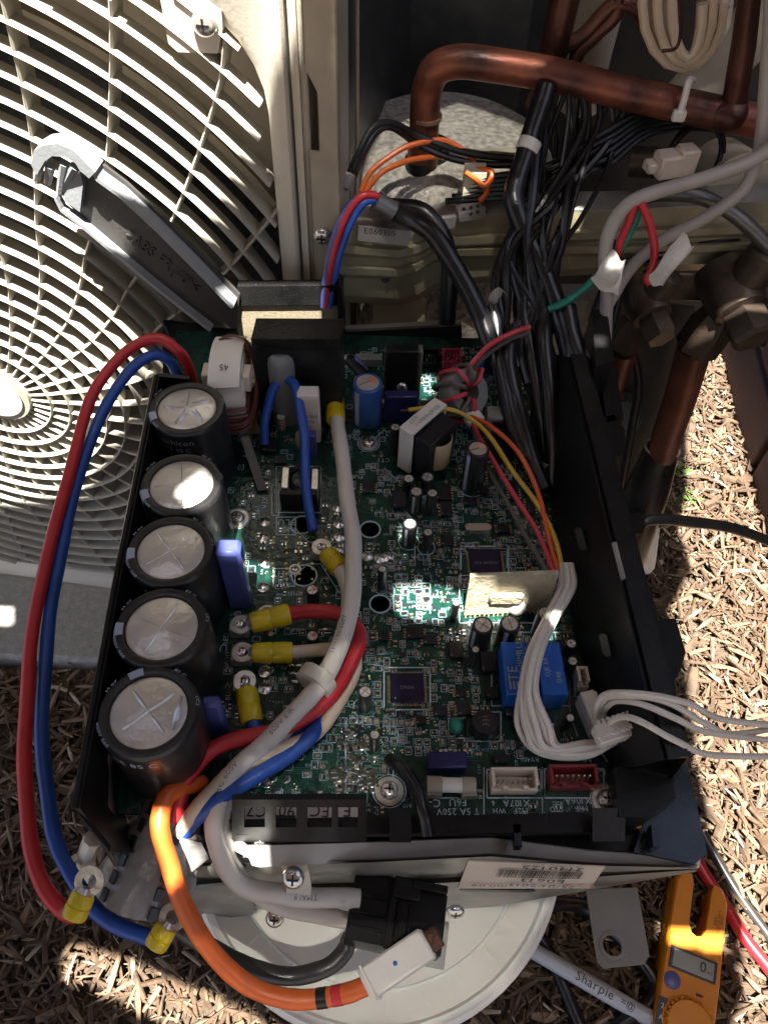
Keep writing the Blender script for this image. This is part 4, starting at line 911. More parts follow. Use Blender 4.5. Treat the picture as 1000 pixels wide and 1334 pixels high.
# drum inductor
c = P(629, 950, BZ); m = MB(); R = .0058; m.lathe([(R*.8, 0), (R, .0008), (R, .007), (R*.93, .0082), (0, .0084)], c, n=28); dr = m.build('drum_inductor', 'chip', MO, base=c); take(c, R+.001)
t_ = MB(); text(t_, '331', c+np.array([0, 0, .0087]), BV, -BU, .0036); t_.build('printing', 'inkgrey', dr)
m = MB(); c = P(593, 948, BZ); m.ball(c+np.array([0, 0, .002]), .0032, (1, 1.2, .8), 8); m.build('green_lamp', 'greenwire', MO)
m = MB(); c = P(671, 949, BZ); m.tube([c, c+np.array([.004, .004, .007])], .0025, 10); m.build('leaning_diode', 'black', MO); take(c, .005)
# power transistor pack with bent metal tab
o, c, w_, dd, h = block(390, 665, 48, 8, 645, 'black', 'power_module', ch=.0006)
for s_ in (-1, 1):
    m = MB(); m.box(c+np.array([s_*w_*.4, .009, .0]), (.0035, .014, h*1.1), rz=BA, ch=.0003); m.build('metal_arm', 'tin', o)
m = MB(); m.ring(c+np.array([0, .012, h*.2]), (0, -1, .6), .0062, .0016, 20, 6); m.build('ring_core', 'chip', o); take(c+BV*.012, .01)
# ---- screw terminals with square plates (the cable lugs stand on them)
TERM = [(313, 822), (316, 858), (319, 897), (419, 722), (437, 516)]
for x, y in TERM:
    c = P(x, y, BZ); m = MB(); m.box(c+np.array([0, 0, .003]), (.0095, .0085, .006), rz=BA, ch=.0006); t = m.build('terminal_post', 'tin', MO, base=c); take(c, .007)
    screw(t, c+np.array([0, 0, .0078]), (0, -.1, 1), .0039)
for x, y, r in ((480, 578, .0036), (309, 676, .004), (790, 1043, .0042), (507, 1031, .0040), (700, 940, .002), (384, 742, .002), (348, 800, .0032), (455, 468, .003)):
    c = P(x, y, BZ); take(c, r*1.6); m = MB(); m.lathe([(r*1.5, 0), (r*1.5, .0004), (r, .0004)], c, n=22); wsh = m.build('washer', 'tin', MO, base=c); screw(wsh, c+np.array([0, 0, .0004]), (0, 0, 1), r)
# ---- printed legends on the board
SK = MB(); UP = np.array([0, 0, .00025])
def leg(s, x, y, hp, rot=180):
    c = P(x, y, BZ)+UP; sz = np.linalg.norm(P(x, y-hp/2, BZ)-P(x, y+hp/2, BZ))*1.35; a = rad(rot)
    text(SK, s, c, BU*math.cos(a)+BV*math.sin(a), -BU*math.sin(a)+BV*math.cos(a), sz)
def frame_(x0, y0, x1, y1, w=.00028):
    p = [P(x0, y0, BZ), P(x1, y0, BZ), P(x1, y1, BZ), P(x0, y1, BZ)]
    for i in range(4): line(p[i], p[(i+1) % 4], w)
def line(a, b, w=.0003, mb=None):
    d = unit((b-a)*np.array([1, 1, 0])); n_ = np.array([-d[1], d[0], 0])*w; z = np.array([0, 0, BZ+.00022]); f = np.array([1, 1, 0])
    (mb or SK).add([a*f+n_+z, b*f+n_+z, b*f-n_+z, a*f-n_+z], [(0, 1, 2, 3)])
for a in [('X107A', 672, 1047, 9), ('1', 700, 1047, 7), ('6', 642, 1047, 7), ('M2F', 678, 1057, 8), ('WH', 650, 1057, 7), ('X106A', 752, 1044, 9), ('M1F', 757, 1054, 8), ('RD', 722, 1055, 7), ('F6U', 596, 1046, 10), ('C-', 566, 1047, 11), ('T 5A 250V', 596, 1058, 9), ('C-', 782, 1008, 9),
          ('BLU', 374, 681, 8), ('N6', 376, 691, 8), ('WHT', 369, 748, 8), ('L6', 368, 758, 8), ('C343', 452, 916, 6), ('RY401', 690, 990, 6), ('C418', 612, 878, 6, 90), ('C29', 601, 905, 6, 90), ('R404', 660, 975, 6), ('R405', 690, 975, 6), ('X18A', 771, 890, 9, 90), ('V3X', 345, 655, 6, 90), ('C360', 335, 668, 6, 90), ('VR3Z', 360, 645, 5, 90), ('IPM32', 384, 774, 5), ('C32', 570, 577, 6), ('CT1', 500, 600, 5), ('HAP', 672, 620, 5), ('R316', 500, 640, 5), ('FU2', 465, 622, 5), ('L1', 462, 520, 6, 90), ('O', 455, 530, 7, 90), ('Q32', 640, 718, 5), ('X2', 600, 695, 5),
          ('U', 291, 845, 10, 180), ('RED', 294, 833, 6, 90), ('V', 296, 871, 9, 180), ('WHT', 296, 858, 6, 90), ('W', 299, 893, 9, 180), ('BLU', 297, 905, 6, 90), ('DB1', 540, 1040, 5, 90), ('R77', 530, 1050, 5), ('MI', 700, 1030, 5)]: leg(*a)
for a in [(360, 674, 385, 697), (356, 741, 384, 764), (556, 1031, 626, 1040), (634, 1003, 704, 1040), (709, 1002, 786, 1040), (640, 824, 742, 920), (500, 870, 560, 925), (598, 750, 716, 812), (600, 712, 662, 760), (354, 632, 363, 672), (748, 876, 768, 908), (360, 608, 418, 668), (606, 928, 652, 966), (584, 936, 606, 962)]: frame_(*a)
for pts in ([(386, 690), (400, 705), (415, 712)], [(384, 752), (400, 735), (418, 735), (440, 770)], [(520, 760), (560, 760), (560, 800)], [(440, 770), (470, 800), (470, 860)], [(660, 715), (660, 740), (690, 740), (690, 790)], [(500, 610), (522, 630)], [(450, 940), (450, 1010), (500, 1010)], [(795, 1000), (770, 960)], [(512, 1000), (512, 1050)], [(548, 1020), (548, 1060)], [(630, 1000), (630, 1062)], [(706, 1000), (706, 1062)], [(470, 590), (500, 560), (560, 610), (600, 610)], [(505, 640), (540, 680), (540, 730)], [(640, 715), (690, 715)], [(742, 820), (742, 930), (752, 960)]):
    q = [P(x, y, BZ) for x, y in pts]
    for i in range(len(q)-1): line(q[i], q[i+1], .00022)
# rings round holes, screws and round parts
for x, y, r in ((480, 578, .0062), (309, 676, .0066), (790, 1043, .0068), (507, 1031, .0068), (478, 546, .0078), (614, 634, .0072), (497, 765, .004), (532, 706, .0052), (555, 714, .0044), (475, 922, .005), (487, 974, .0042)):
    c = P(x, y, BZ); pts = [c+r*np.array([math.cos(t), math.sin(t), 0]) for t in np.linspace(0, 2*math.pi, 25)]
    for i in range(24): line(pts[i], pts[i+1], .00018)
tag(SK.build('silkscreen', 'silk', PCB), kind='stuff')
# ---- swarm of tiny surface-mount parts, pads, vias and fine legends (too small and many to pick apart)
body, bodyd, pads, vias, fine, tr = MB(), MB(), MB(), MB(), MB(), MB()
taken = list(BLOCK); rs = random.Random(4)
inq = lambda x, y: True
def free(x, y, r):
    return all((x-a)**2+(y-b)**2 > (r+c)**2 for a, b, c in taken)
def density(px, py):
    if py < 455 or py > 1066: return 0
    right = 690+(py-450)*.165
    if px > right-8 or px < 285-(py-500)*.02: return 0
    if px < 440: return .34 if py < 900 else .42
    if px < 505 and py < 800: return .5
    if px > 640 and py < 640: return .9
    if py > 985 and px > 500: return .3
    return 1.
grid_pts = []
x_ = -.125
while x_ < .105:
    y_ = .10
    while y_ < .40:
        grid_pts.append((x_, y_)); y_ += .0042
    x_ += .0036
rs.shuffle(grid_pts); CH2 = 'CRDQL0123456789'
ns = 0
for gx, gy in grid_pts:
    x = gx+rs.uniform(-.0006, .0006); y = gy+rs.uniform(-.0006, .0006); px, py = proj((x, y, BZ)); dn = density(px, py)
    if rs.random() > dn: continue
    k = rs.random(); big = rs.random() < .12
    L, W = (.0021, .0013) if not big else (.0032, .0018)
    if not free(x, y, L*.62): continue
    vert = rs.random() < .55; a = BA+(math.pi/2 if vert else 0); U = np.array([math.cos(a), math.sin(a), 0]); N = np.array([-U[1], U[0], 0]); c = np.array([x, y, BZ])
    if k < .66:
        hgt = .0006 if rs.random() < .6 else .0009
        (bodyd if rs.random() < .6 else body).box(c+np.array([0, 0, hgt/2]), (L*.62, W, hgt), rz=a)
        for s_ in (-1, 1): pads.box(c+U*s_*L*.42+np.array([0, 0, hgt*.48]), (L*.3, W*1.06, hgt*1.08), rz=a)
        if rs.random() < .75:
            q = [c+U*i*L*.85+N*j*W*1.0 for i, j in ((-1, -1), (1, -1), (1, 1), (-1, 1))]
            for i in range(4): line(q[i], q[(i+1) % 4], .00016, fine)
        ns += 1
    elif k < .72:
        bodyd.box(c+np.array([0, 0, .0006]), (L*.9, W*.9, .0011), rz=a)
        for i, j in ((-1, -.35), (-1, .35), (1, 0)): pads.box(c+N*i*W*.62+U*j*L+np.array([0, 0, .0002]), (.0005, .0007, .0004), rz=a)
    elif k < .86:
        for _ in range(3):
            v = c+np.array([rs.uniform(-.0012, .0012), rs.uniform(-.0012, .0012), .0001]); vias.lathe([(.00042, 0), (.0003, .00022), (0, .0001)], v, n=6)
    if rs.random() < .7:
        s = rs.choice('CRRCDQL')+str(rs.randint(10, 499)); rt = rs.choice((0, 90, 180, 180)); aa = BA+rad(rt)
        e = np.array([math.cos(aa), math.sin(aa), 0]); text(fine, s, c+N*W*1.55+np.array([0, 0, .00022]), e, np.array([-e[1], e[0], 0]), .0018)
# rows of gilt through-holes on the left
for i in range(9):
    for j in range(5):
        if rs.random() < .8 and (i not in (4,)): vias.lathe([(.0008, 0), (.0006, .0003), (0, .0002)], P(356+j*17+rs.uniform(-1, 1), 700+i*6.8, BZ), n=8)
for x, y in ((345, 680), (343, 700), (345, 733), (352, 822), (343, 765), (345, 875), (345, 897), (441, 662), (442, 683), (443, 700), (440, 717), (478, 725), (495, 728), (505, 726)):
    c = P(x, y, BZ); mm = MB(); mm.lathe([(.0030, 0), (.0030, .0003), (.0018, .0006), (.0009, .0012), (0, .0013)], c, n=16); mm.build('solder_joint', 'solder' if y > 640 else 'gold', PCB)
# traces: bundles of parallel runs with 45 degree bends
for _ in range(120):
    px = rs.uniform(330, 780); py = rs.uniform(480, 1050)
    if density(px, py) == 0: continue
    c = P(px, py, BZ); a = BA+rs.choice((0, 90, 180, 270))*math.pi/180; n_ = rs.randint(2, 7); l1, l2 = rs.uniform(.006, .018), rs.uniform(.004, .014); tn = rs.choice((-1, 1))*math.pi/4
    d1_ = np.array([math.cos(a), math.sin(a), 0]); d2_ = np.array([math.cos(a+tn), math.sin(a+tn), 0]); nn = np.array([-d1_[1], d1_[0], 0]); bis = np.array([-math.sin(a+tn/2), math.cos(a+tn/2), 0])/math.cos(tn/2)
    for i in range(n_):
        o_ = c+bis*i*.0008; z = np.array([0, 0, -.0001*0]); line(o_-d1_*l1, o_, .00017, tr); line(o_, o_+d2_*l2, .00017, tr)
for mb, nm, mt in ((body, 'surface_capacitor', 'ceramic'), (bodyd, 'surface_resistor', 'chip'), (pads, 'solder_pad', 'solder'), (vias, 'via', 'gold'), (fine, 'fine_legend', 'silkdim'), (tr, 'copper_trace', 'trace')):
    tag(mb.build(nm, mt, PCB), kind='stuff')
# lumpy wet varnish over the lower left of the board
vr = MB()
for (x0, y0, n_, sx) in ((455, 1010, 26, 34), (465, 975, 16, 22), (425, 880, 18, 22), (440, 920, 10, 14), (480, 1020, 12, 16), (350, 1020, 14, 26), (450, 855, 10, 14), (345, 880, 10, 22), (425, 800, 6, 8), (385, 860, 8, 20)):
    for _ in range(n_):
        c = P(x0+rs.gauss(0, sx*.5), y0+rs.gauss(0, 12), BZ)
        vr.ball(c, rs.uniform(.0008, .0022), (rs.uniform(.6, 2.2), rs.uniform(.6, 1.8), rs.uniform(.18, .4)), 7)
tag(vr.build('varnish_blob', 'varnish', PCB), kind='stuff')
# ---- black slotted bracket over the front edge with stickers behind its windows
zb1 = BZ+.020; wy = P(400, 1095, BZ)[1]
def wv(x, y): return V(x, y, wy)
m = MB(); xs_ = [302, 318, 345, 359, 386, 400, 432, 440, 466, 477]; yb0, yt0, yb_, yt_ = 1097, 1042, 1078, 1052
def wbox(x0, x1, y0, y1): m.ext([wv(x0, y0), wv(x1, y0), wv(x1, y1), wv(x0, y1)], (0, .002, 0))
wbox(302, 477, yb_, yb0); wbox(302, 477, yt0, yt_)
for i in range(0, 10, 2): wbox(xs_[i], xs_[i+1], yt_, yb_)
m.build('slotted_bracket', 'black', MO)
m = MB(); sy = wy+.010
m.ext([P(314, 1044, BZ+.001), P(470, 1042, BZ+.001), P(470, 1066, BZ+.001), P(314, 1069, BZ+.001)], (0, 0, .0004)); stk = m.build('white_sticker', 'sticker', MO)
t_ = MB()
for q, x in (('C7', 334), ('90', 373), ('EC', 416), ('E', 452)): text(t_, q, P(x, 1057, BZ+.0018), (-1, 0, 0), (0, -1, 0), .0066)
for i in range(30): t_.box(P(350+i*1.2, 1065, BZ+.0017), (.0003 if i % 3 else .0005, .0016, .0001))
t_.build('printing', 'inkblack', stk)
m = MB(); m.ext([P(300, 1072, BZ), P(800, 1062, BZ), P(812, 1088, BZ), P(310, 1092, BZ)], (0, 0, .004)); m.build('front_strip', 'black', MO)
for x0, x1 in ((507, 535), (770, 812)):
    m = MB(); m.ext([P(x0, 1098, BZ+.006), P(x1, 1098, BZ+.006), P(x1, 1055, BZ+.010), P(x0, 1055, BZ+.010)], (0, 0, .002)); m.build('retaining_clip', 'black', MO)
# ---- black trough along the right
m = MB()
inn = [P(690, 455, .371), P(712, 600, .371), P(745, 780, .371), P(800, 1005, .371)]
rid = [P(742, 465, .412), P(775, 600, .412), P(818, 780, .412), P(868, 990, .405)]
m.sheet(inn, rid, .002)
rid2 = [q+np.array([.008, .001, 0]) for q in rid]; m.sheet(rid, rid2, .002); m.sheet(rid2, [q+np.array([.003, 0, -.06]) for q in rid2], .002); TW = m.build('trough_wall', 'black', MO)
for x, y in ((726, 700), (757, 838)): m = MB(); m.ext([P(x+22, y-10, .392), P(x+28, y-8, .394), P(x+34, y+18, .394), P(x+28, y+14, .392)], (.001, 0, .002)); m.build('rib', 'greycable', TW)
for q0_, q1_ in ((P(800, 708, .413), P(812, 755, .413)), (P(846, 812, .408), P(853, 838, .408))): m = MB(); m.tube([q0_, q1_], .0013, 6); m.build('edge_highlight', 'steel', TW)  # pale strips paint the highlight along the black wall's edge
def clip(poly, z, h, nm='tray_clip'):
    mm = MB(); mm.ext([P(x, y, z) for x, y in poly], (0, 0, -h)); return mm.build(nm, 'black', MO)
clip([(796, 668), (836, 668), (840, 676), (838, 694), (798, 697)], .405, .004)
clip([(780, 545), (800, 540), (814, 560), (812, 592), (786, 600)], .40, .03)
clip([(836, 832), (862, 806), (880, 806), (893, 850), (886, 872), (868, 905), (846, 900)], .39, .05)
clip([(812, 800), (846, 800), (868, 905), (870, 960), (850, 980), (830, 930)], .398, .05)
clip([(800, 1000), (872, 985), (880, 1040), (840, 1066), (806, 1064)], .382, .02)
clip([(820, 930), (884, 920), (897, 985), (870, 1010), (828, 1000)], .385, .04)
clip([(770, 405), (790, 400), (800, 470), (776, 478)], .42, .05); clip([(780, 470), (800, 468), (812, 545), (790, 550)], .40, .06)
m = MB(); m.ext([P(838, 750, .36), P(872, 850, .36), P(858, 850, .34), P(826, 760, .34)], (0, 0, .002)); m.build('grey_flap', 'greyplate', MO)
m = MB(); m.ext([P(846, 1050, .366), P(893, 985, .366), P(921, 1112, .366), P(905, 1126, .366), P(825, 1110, .366)], (0, 0, -.0015)); m.build('base_plate', 'skysteel', MO)
for x in (665, 842):
    m = MB(); m.ext([P(x, 1080, .368), P(x+9, 1080, .368), P(x+12, 1108, .368), P(x+3, 1108, .368)], (0, 0, .006)); m.build('plate_rib', 'skysteel', MO)
# ---- galvanised front: rail, ribbed plate, label, tab, clip
zr = .364
up_ = [(318, 1103), (335, 1102), (480, 1098), (640, 1092), (770, 1109), (912, 1120)]; dn_ = [(328, 1128), (338, 1130), (480, 1123), (640, 1115), (770, 1127), (910, 1131)]
ra = [P(x, y, zr) for x, y in up_]; rb = [P(x, y, zr-.004) for x, y in dn_]
m = MB(); m.sheet(ra, rb, .0016); RL = m.build('front_rail', 'rail', MO)
m = MB(); m.ext([P(306, 1088, zr), P(322, 1103, zr), P(324, 1118, zr-.002), P(304, 1108, zr-.002)], (0, .001, -.002)); m.build('rail_corner', 'rail', RL)
fy_ = min(q[1] for q in rb)+.0022
top_ = [(250, 1128), (328, 1129), (480, 1124), (640, 1116), (770, 1128), (909, 1131)]; bot_ = [(250, 1186), (328, 1196), (480, 1192), (640, 1182), (770, 1160), (906, 1136)]
yy = [fy_+.004, fy_, fy_, fy_, fy_+.001, fy_+.004]
m = MB(); rows = []
for t, dy in ((0, 0), (.25, .0), (.3, .002), (.42, .002), (.47, 0), (.8, 0), (.85, .0016), (1, .0016)):
    rows.append([V(top_[i][0]*(1-t)+bot_[i][0]*t, top_[i][1]*(1-t)+bot_[i][1]*t, yy[i]+dy) for i in range(6)])
v = np.array(rows).reshape(-1, 3); f = [(r*6+i, r*6+i+1, r*6+7+i, r*6+6+i) for r in range(7) for i in range(5)]
m.add(np.vstack([v, v+np.array([0, .0012, 0])]), f+[tuple(q+48 for q in g[::-1]) for g in f]); FP = m.build('front_plate', 'olive2', MO, ang=25)
m = MB(); m.ext([V(165, 1166, .084), V(330, 1150, .084), V(330, 1192, .082), V(290, 1197, .082), V(205, 1190, .083)], (0, .0012, 0)); m.build('lower_flange', 'olive2', MO)
lq = [V(610, 1122, fy_-.0006), V(788, 1130, fy_-.0002), V(768, 1158, fy_-.0004), V(596, 1158, fy_-.0006)]
m = MB(); m.ext(lq, (0, .0005, 0)); LB = m.build('barcode_label', 'sticker', MO)
ex = unit(lq[1]-lq[0]); ez = unit(lq[0]-lq[3]); ez = unit(ez-ex*(ez@ex)); lo_ = lambda u, v: (lq[0]*(1-u)+lq[1]*u)*(1-v)+(lq[3]*(1-u)+lq[2]*u)*v+np.array([0, -.0009, 0])
lh = np.linalg.norm(lq[0]-lq[3]); t_ = MB()
text(t_, 'E0613', lo_(.60, .56), -ex, -ez, lh*.17); text(t_, '25/01/2013', lo_(.62, .78), -ex, -ez, lh*.14); text(t_, 'm0.09', lo_(.22, .79), -ex, -ez, lh*.13); text(t_, '3140125', lo_(.62, .06), -ex, -ez, lh*.17)
rb_ = random.Random(3); u = .24
while u < .86:
    wq = rb_.choice((.003, .003, .006, .009)); t_.ext([lo_(u, .16), lo_(u+wq, .16), lo_(u+wq, .44), lo_(u, .44)], (0, -.0001, 0)); u += wq+rb_.choice((.004, .006, .009))
t_.build('printing', 'inkblack', LB); t_ = MB(); text(t_, 'EXT', lo_(.90, .78), -ex, -ez, lh*.15); t_.build('red_printing', 'inkred', LB)
for x, y, r in ((604, 1160, .002), (690, 1161, .0024)):
    m = MB(); q_ = V(x, y, fy_-.0002); m.tube([q_, q_+np.array([0, .0004, 0])], r, 12); m.build('plate_hole', 'chip', FP)
sl_ = MB(); sl_.ext([V(606, 1159, fy_-.0003), V(688, 1160, fy_-.0003), V(688, 1163, fy_-.0003), V(606, 1162, fy_-.0003)], (0, .0004, 0)); sl_.build('plate_slot', 'chip', FP)
zb_ = V(795, 1160, fy_)[2]
tabp = [(763, 1160), (829, 1157), (845, 1246), (838, 1257), (786, 1262), (778, 1254)]
cu = bpy.data.curves.new('t', 'CURVE'); cu.dimensions = '2D'; cu.fill_mode = 'BOTH'; cu.extrude = .0007
tq = [P(x, y, zb_) for x, y in tabp]; spl(tq); hc = P(797, 1233, zb_); spl([(hc[0]+.0040*math.cos(t), hc[1]+.0040*math.sin(t)) for t in np.linspace(0, 2*math.pi, 20, endpoint=False)])
to = bpy.data.objects.new('t', cu); COL.objects.link(to); me = bpy.data.meshes.new_from_object(to.evaluated_get(bpy.context.evaluated_depsgraph_get())); bpy.data.objects.remove(to)
me.materials.clear(); me.materials.append(MT['tab']); tb_ = bpy.data.objects.new('mounting_tab', me); COL.objects.link(tb_); tb_.parent = MO; tb_.location = np.array([0, 0, zb_])-WL[MO]; WL[tb_] = np.array([0, 0, zb_])
m = MB(); m.lathe([(.0040, 0), (.0056, .0), (.0054, .0006), (.0040, .0007)], hc+np.array([0, 0, .0006]), n=22); m.build('hole_collar', 'tab', tb_)
screw(MO, V(593, 1186, fy_-.001), (0, -1, .4), .0042)
screw(MO, V(338, 1098, .094), (0, -.5, 1), .0022)
# grey foil wrap at the lower left where the cables leave
m = MB(); axa, axb = P(234, 1036, .366), P(183, 1168, .345); ad = unit(axb-axa); sx_ = unit(np.cross(ad, (0, 0, 1))); uz = np.cross(sx_, ad); ra_, rb2 = [], []
rows = []
for t in np.linspace(0, 1, 8):
    R = .012+.009*t; rows.append([axa+(axb-axa)*t+R*(math.cos(a)*sx_+math.sin(a)*uz)*(1+.05*math.sin(5*a+6*t)) for a in np.linspace(rad(-30), rad(205), 16)])
v = np.array(rows).reshape(-1, 3); f = [(i*16+j, i*16+j+1, (i+1)*16+j+1, (i+1)*16+j) for i in range(7) for j in range(15)]
m.add(np.vstack([v, v*1-uz*.0006]), f+[tuple(q+128 for q in g[::-1]) for g in f]); FW_ = m.build('foil_wrap', 'conewrap', MO, ang=60)
m = MB()
for a_d in (70, 128):
    for t in np.linspace(.12, .92, 6):
        R = .0127+.009*t; a = rad(a_d); q_ = axa+(axb-axa)*t+R*(math.cos(a)*sx_+math.sin(a)*uz); m.box(q_, (.0026, .0048, .0012), R=np.stack([np.cross(ad, math.cos(a)*sx_+math.sin(a)*uz), ad, math.cos(a)*sx_+math.sin(a)*uz], 1))
m.build('wrap_notch', 'chip', FW_)
m = MB(); m.ext([P(230, 1090, .372), P(262, 1098, .368), P(272, 1118, .362), P(228, 1154, .352), P(205, 1120, .362)], (0, 0, -.001)); m.build('wrap_flap', 'conewrap', MO)
m = MB(); m.tube(cr([P(122, 1092, .36), P(112, 1120, .345), P(118, 1150, .33)], 5), .004, 8); m.build('white_collar', 'white', MO)
# ================================================================== cables
def lug(parent, pw, pr, r, nrm=(0, 0, 1), ring=True, rr=.0052, sl=.62):
    pw, pr = np.asarray(pw), np.asarray(pr); d = unit(pr-pw); L = np.linalg.norm(pr-pw)
    m = MB(); e = pw+d*L*sl; s0 = pw-d*.002
    m.tube([s0, s0+d*.001, s0+(e-s0)*.45, s0+(e-s0)*.5, s0+(e-s0)*.55, e-d*.001, e], [r*1.35, r*1.5, r*1.5, r*1.38, r*1.5, r*1.42, r*1.3], 18); m.build('crimp_sleeve', 'yellow', parent)
    if ring:
        n_ = unit(np.asarray(nrm, float)-d*(np.asarray(nrm, float)@d)); s_ = np.cross(n_, d); m = MB()
        m.lathe([(rr*.5, 0), (rr, 0), (rr, .0011), (rr*.5, .0011), (rr*.5, 0)], pr, n_, 26)
        m.add([e-s_*rr*.75-d*.001, e+s_*rr*.75-d*.001, pr+s_*rr*.7-d*rr*.6, pr-s_*rr*.7-d*rr*.6, e-s_*rr*.75+n_*.0011-d*.001, e+s_*rr*.75+n_*.0011-d*.001, pr+s_*rr*.7-d*rr*.6+n_*.0011, pr-s_*rr*.7-d*rr*.6+n_*.0011], [(0, 1, 2, 3), (7, 6, 5, 4), (0, 4, 5, 1), (1, 5, 6, 2), (2, 6, 7, 3), (3, 7, 4, 0)])
        m.tube([e-d*.001, e+d*.002], [r*1.15, r*.7], 14); m.build('ring_lug', 'tin', parent)
def cable(label, pts, r, mt, cat='cable', name='cable', k=8, n=14, group=None, path=None):
    p = C(pts, k) if path is None else path
    q_ = np.arange(len(p)); ph = random.uniform(0, 9); p = p+r*.07*np.stack([np.sin(q_*.43+ph), np.sin(q_*.37+2*ph), np.sin(q_*.51+3*ph)], 1)
    if np.isscalar(r): rr_ = r*(1+.022*np.sin(q_*.61+ph)+.012*np.sin(q_*1.7+ph))
    t = thing(name, p[len(p)//2], label, cat, group); m = MB(); m.tube(p, rr_, n); m.build('insulation', mt, t); return t, p
z = BZ
t, p = cable('long red cable looping outside the box to a yellow ring lug', [(252, 500, z+.004), (246, 480, z+.018), (234, 458, z+.030), (205, 441, z+.036), (170, 454, z+.034), (135, 490, z+.028), (110, 542, z+.02), (85, 640, z+.012), (60, 730, z+.006), (42, 830, z), (34, 920, z), (33, 1010, z), (38, 1090, z), (55, 1150, z), (78, 1184, z), (98, 1192, z+.002)], .0031, 'red')
lug(t, P(98, 1190, z+.002), P(117, 1148, z+.006), .0031, (.0, -.55, .8), rr=.0054)
g = MB(); cabletext(g, 'I', p, .0031, 0, .001, EYE)
t, p = cable('long blue cable running beside the red one to a yellow lug', [(236, 505, z+.004), (230, 484, z+.016), (218, 468, z+.024), (200, 462, z+.028), (172, 480, z+.026), (140, 525, z+.02), (116, 580, z+.012), (92, 660, z+.006), (72, 760, z), (60, 850, z-.004), (55, 950, z-.008), (62, 1040, z-.012), (78, 1110, z-.018), (112, 1170, z-.022), (150, 1205, z-.020), (205, 1226, z-.016)], .0031, 'blue')
lug(t, P(205, 1228, z-.016), P(226, 1194, z-.012), .0031, (.1, -.45, .85), rr=.0054)
# blue link from the shield to the second row lug
t, p = cable('blue cable arching from the board down to the middle screw terminal', [(344, 578, z+.003), (346, 545, z+.014), (355, 508, z+.028), (372, 493, z+.034), (386, 508, z+.034), (394, 550, z+.028), (397, 600, z+.02), (400, 650, z+.012), (408, 692, z+.006)], .0026, 'blue')
# white cables
t, p = cable('white cable from the upper terminal down across the board to the black plug', [(437, 540, z+.010), (442, 565, z+.012), (447, 610, z+.016), (454, 660, z+.019), (460, 710, z+.020), (460, 760, z+.020), (450, 820, z+.021), (430, 870, z+.021), (398, 915, z+.019), (355, 958, z+.016), (312, 1000, z+.013), (284, 1045, z+.010), (281, 1090, z+.0), (294, 1130, z-.010), (325, 1158, z-.018), (370, 1166, z-.022), (420, 1170, z-.024), (468, 1172, z-.026)], .0040, 'whitecable')
lug(t, P(437, 545, z+.010), P(437, 507, z+.010), .0036, ring=True, rr=.0048, sl=.72)
g = MB()
for s_, q in ((.150, 'TMAI 90/600V'), (.195, '600V E1R'), (.225, 'RC 600V'), (.300, 'TMAI 8')): cabletext(g, q, p, .0040, s_, .0032, EYE+np.array([-.2, 0, 0]), True)
g.build('printing', 'inkgrey', t)
t, p = cable('white cable from the middle terminal joining the white bundle', [(440, 738, z+.010), (452, 762, z+.012), (453, 790, z+.013), (446, 830, z+.014), (424, 876, z+.014), (392, 924, z+.013), (350, 975, z+.010), (312, 1015, z+.006), (292, 1052, z+.004), (291, 1092, z-.004), (302, 1128, z-.014), (330, 1160, z-.024), (372, 1184, z-.030), (420, 1192, z-.032), (470, 1204, z-.033)], .0036, 'whitecable')
lug(t, P(440, 738, z+.010), P(419, 714, z+.010), .0034, rr=.0048, sl=.7)
g = MB(); cabletext(g, 'TMAI 8', p, .0036, .285, .003, EYE, True); g.build('printing', 'inkgrey', t)
t, p = cable('red cable from the upper left terminal curling back into the foil wrap', [(372, 800, z+.010), (405, 796, z+.013), (440, 800, z+.014), (464, 815, z+.013), (466, 842, z+.013), (448, 880, z+.012), (415, 922, z+.013), (365, 950, z+.014), (308, 964, z+.014), (266, 984, z+.014), (243, 1015, z+.012), (233, 1045, z+.007), (228, 1080, z-.004)], .0034, 'red')
lug(t, P(372, 801, z+.010), P(314, 815, z+.010), .0034, rr=.0048, sl=.78)
t, p = cable('cream cable from the second left terminal under the bundle to foil wrap', [(375, 850, z+.009), (410, 848, z+.009), (445, 845, z+.008), (462, 852, z+.006), (458, 885, z+.005), (435, 925, z+.006), (408, 958, z+.009), (350, 982, z+.012), (305, 1003, z+.013), (272, 1035, z+.012), (250, 1062, z+.008), (234, 1085, z)], .0030, 'creamcable')
lug(t, P(375, 850, z+.009), P(316, 851, z+.010), .0032, rr=.0048, sl=.78)
t, p = cable('blue cable from the lower left terminal looping under white bundle', [(328, 938, z+.008), (336, 952, z+.006), (365, 962, z+.003), (400, 952, z+.003), (417, 940, z+.005), (408, 955, z+.010), (380, 982, z+.011), (335, 1010, z+.012), (292, 1036, z+.012), (262, 1058, z+.008), (240, 1085, z)], .0032, 'blue')
lug(t, P(327, 936, z+.008), P(319, 888, z+.010), .0033, rr=.0048, sl=.78)
m = MB(); q_ = P(412, 887, z+.018); d_ = unit(P(398, 905, z+.018)-P(428, 866, z+.018)); s_ = np.cross((0, 0, 1), d_)
m.tube([q_-d_*.003, q_+d_*.003], .0085, 20); tz_ = thing('bundle_tie', q_, 'pale nylon tie around the white and red cable bundle', 'cable tie')
m.build('tie_band', 'natural', tz_); m = MB(); m.box(P(421, 884, z+.023), (.008, .006, .005), rz=.7, ch=.0016); m.build('tie_head', 'natural', tz_)
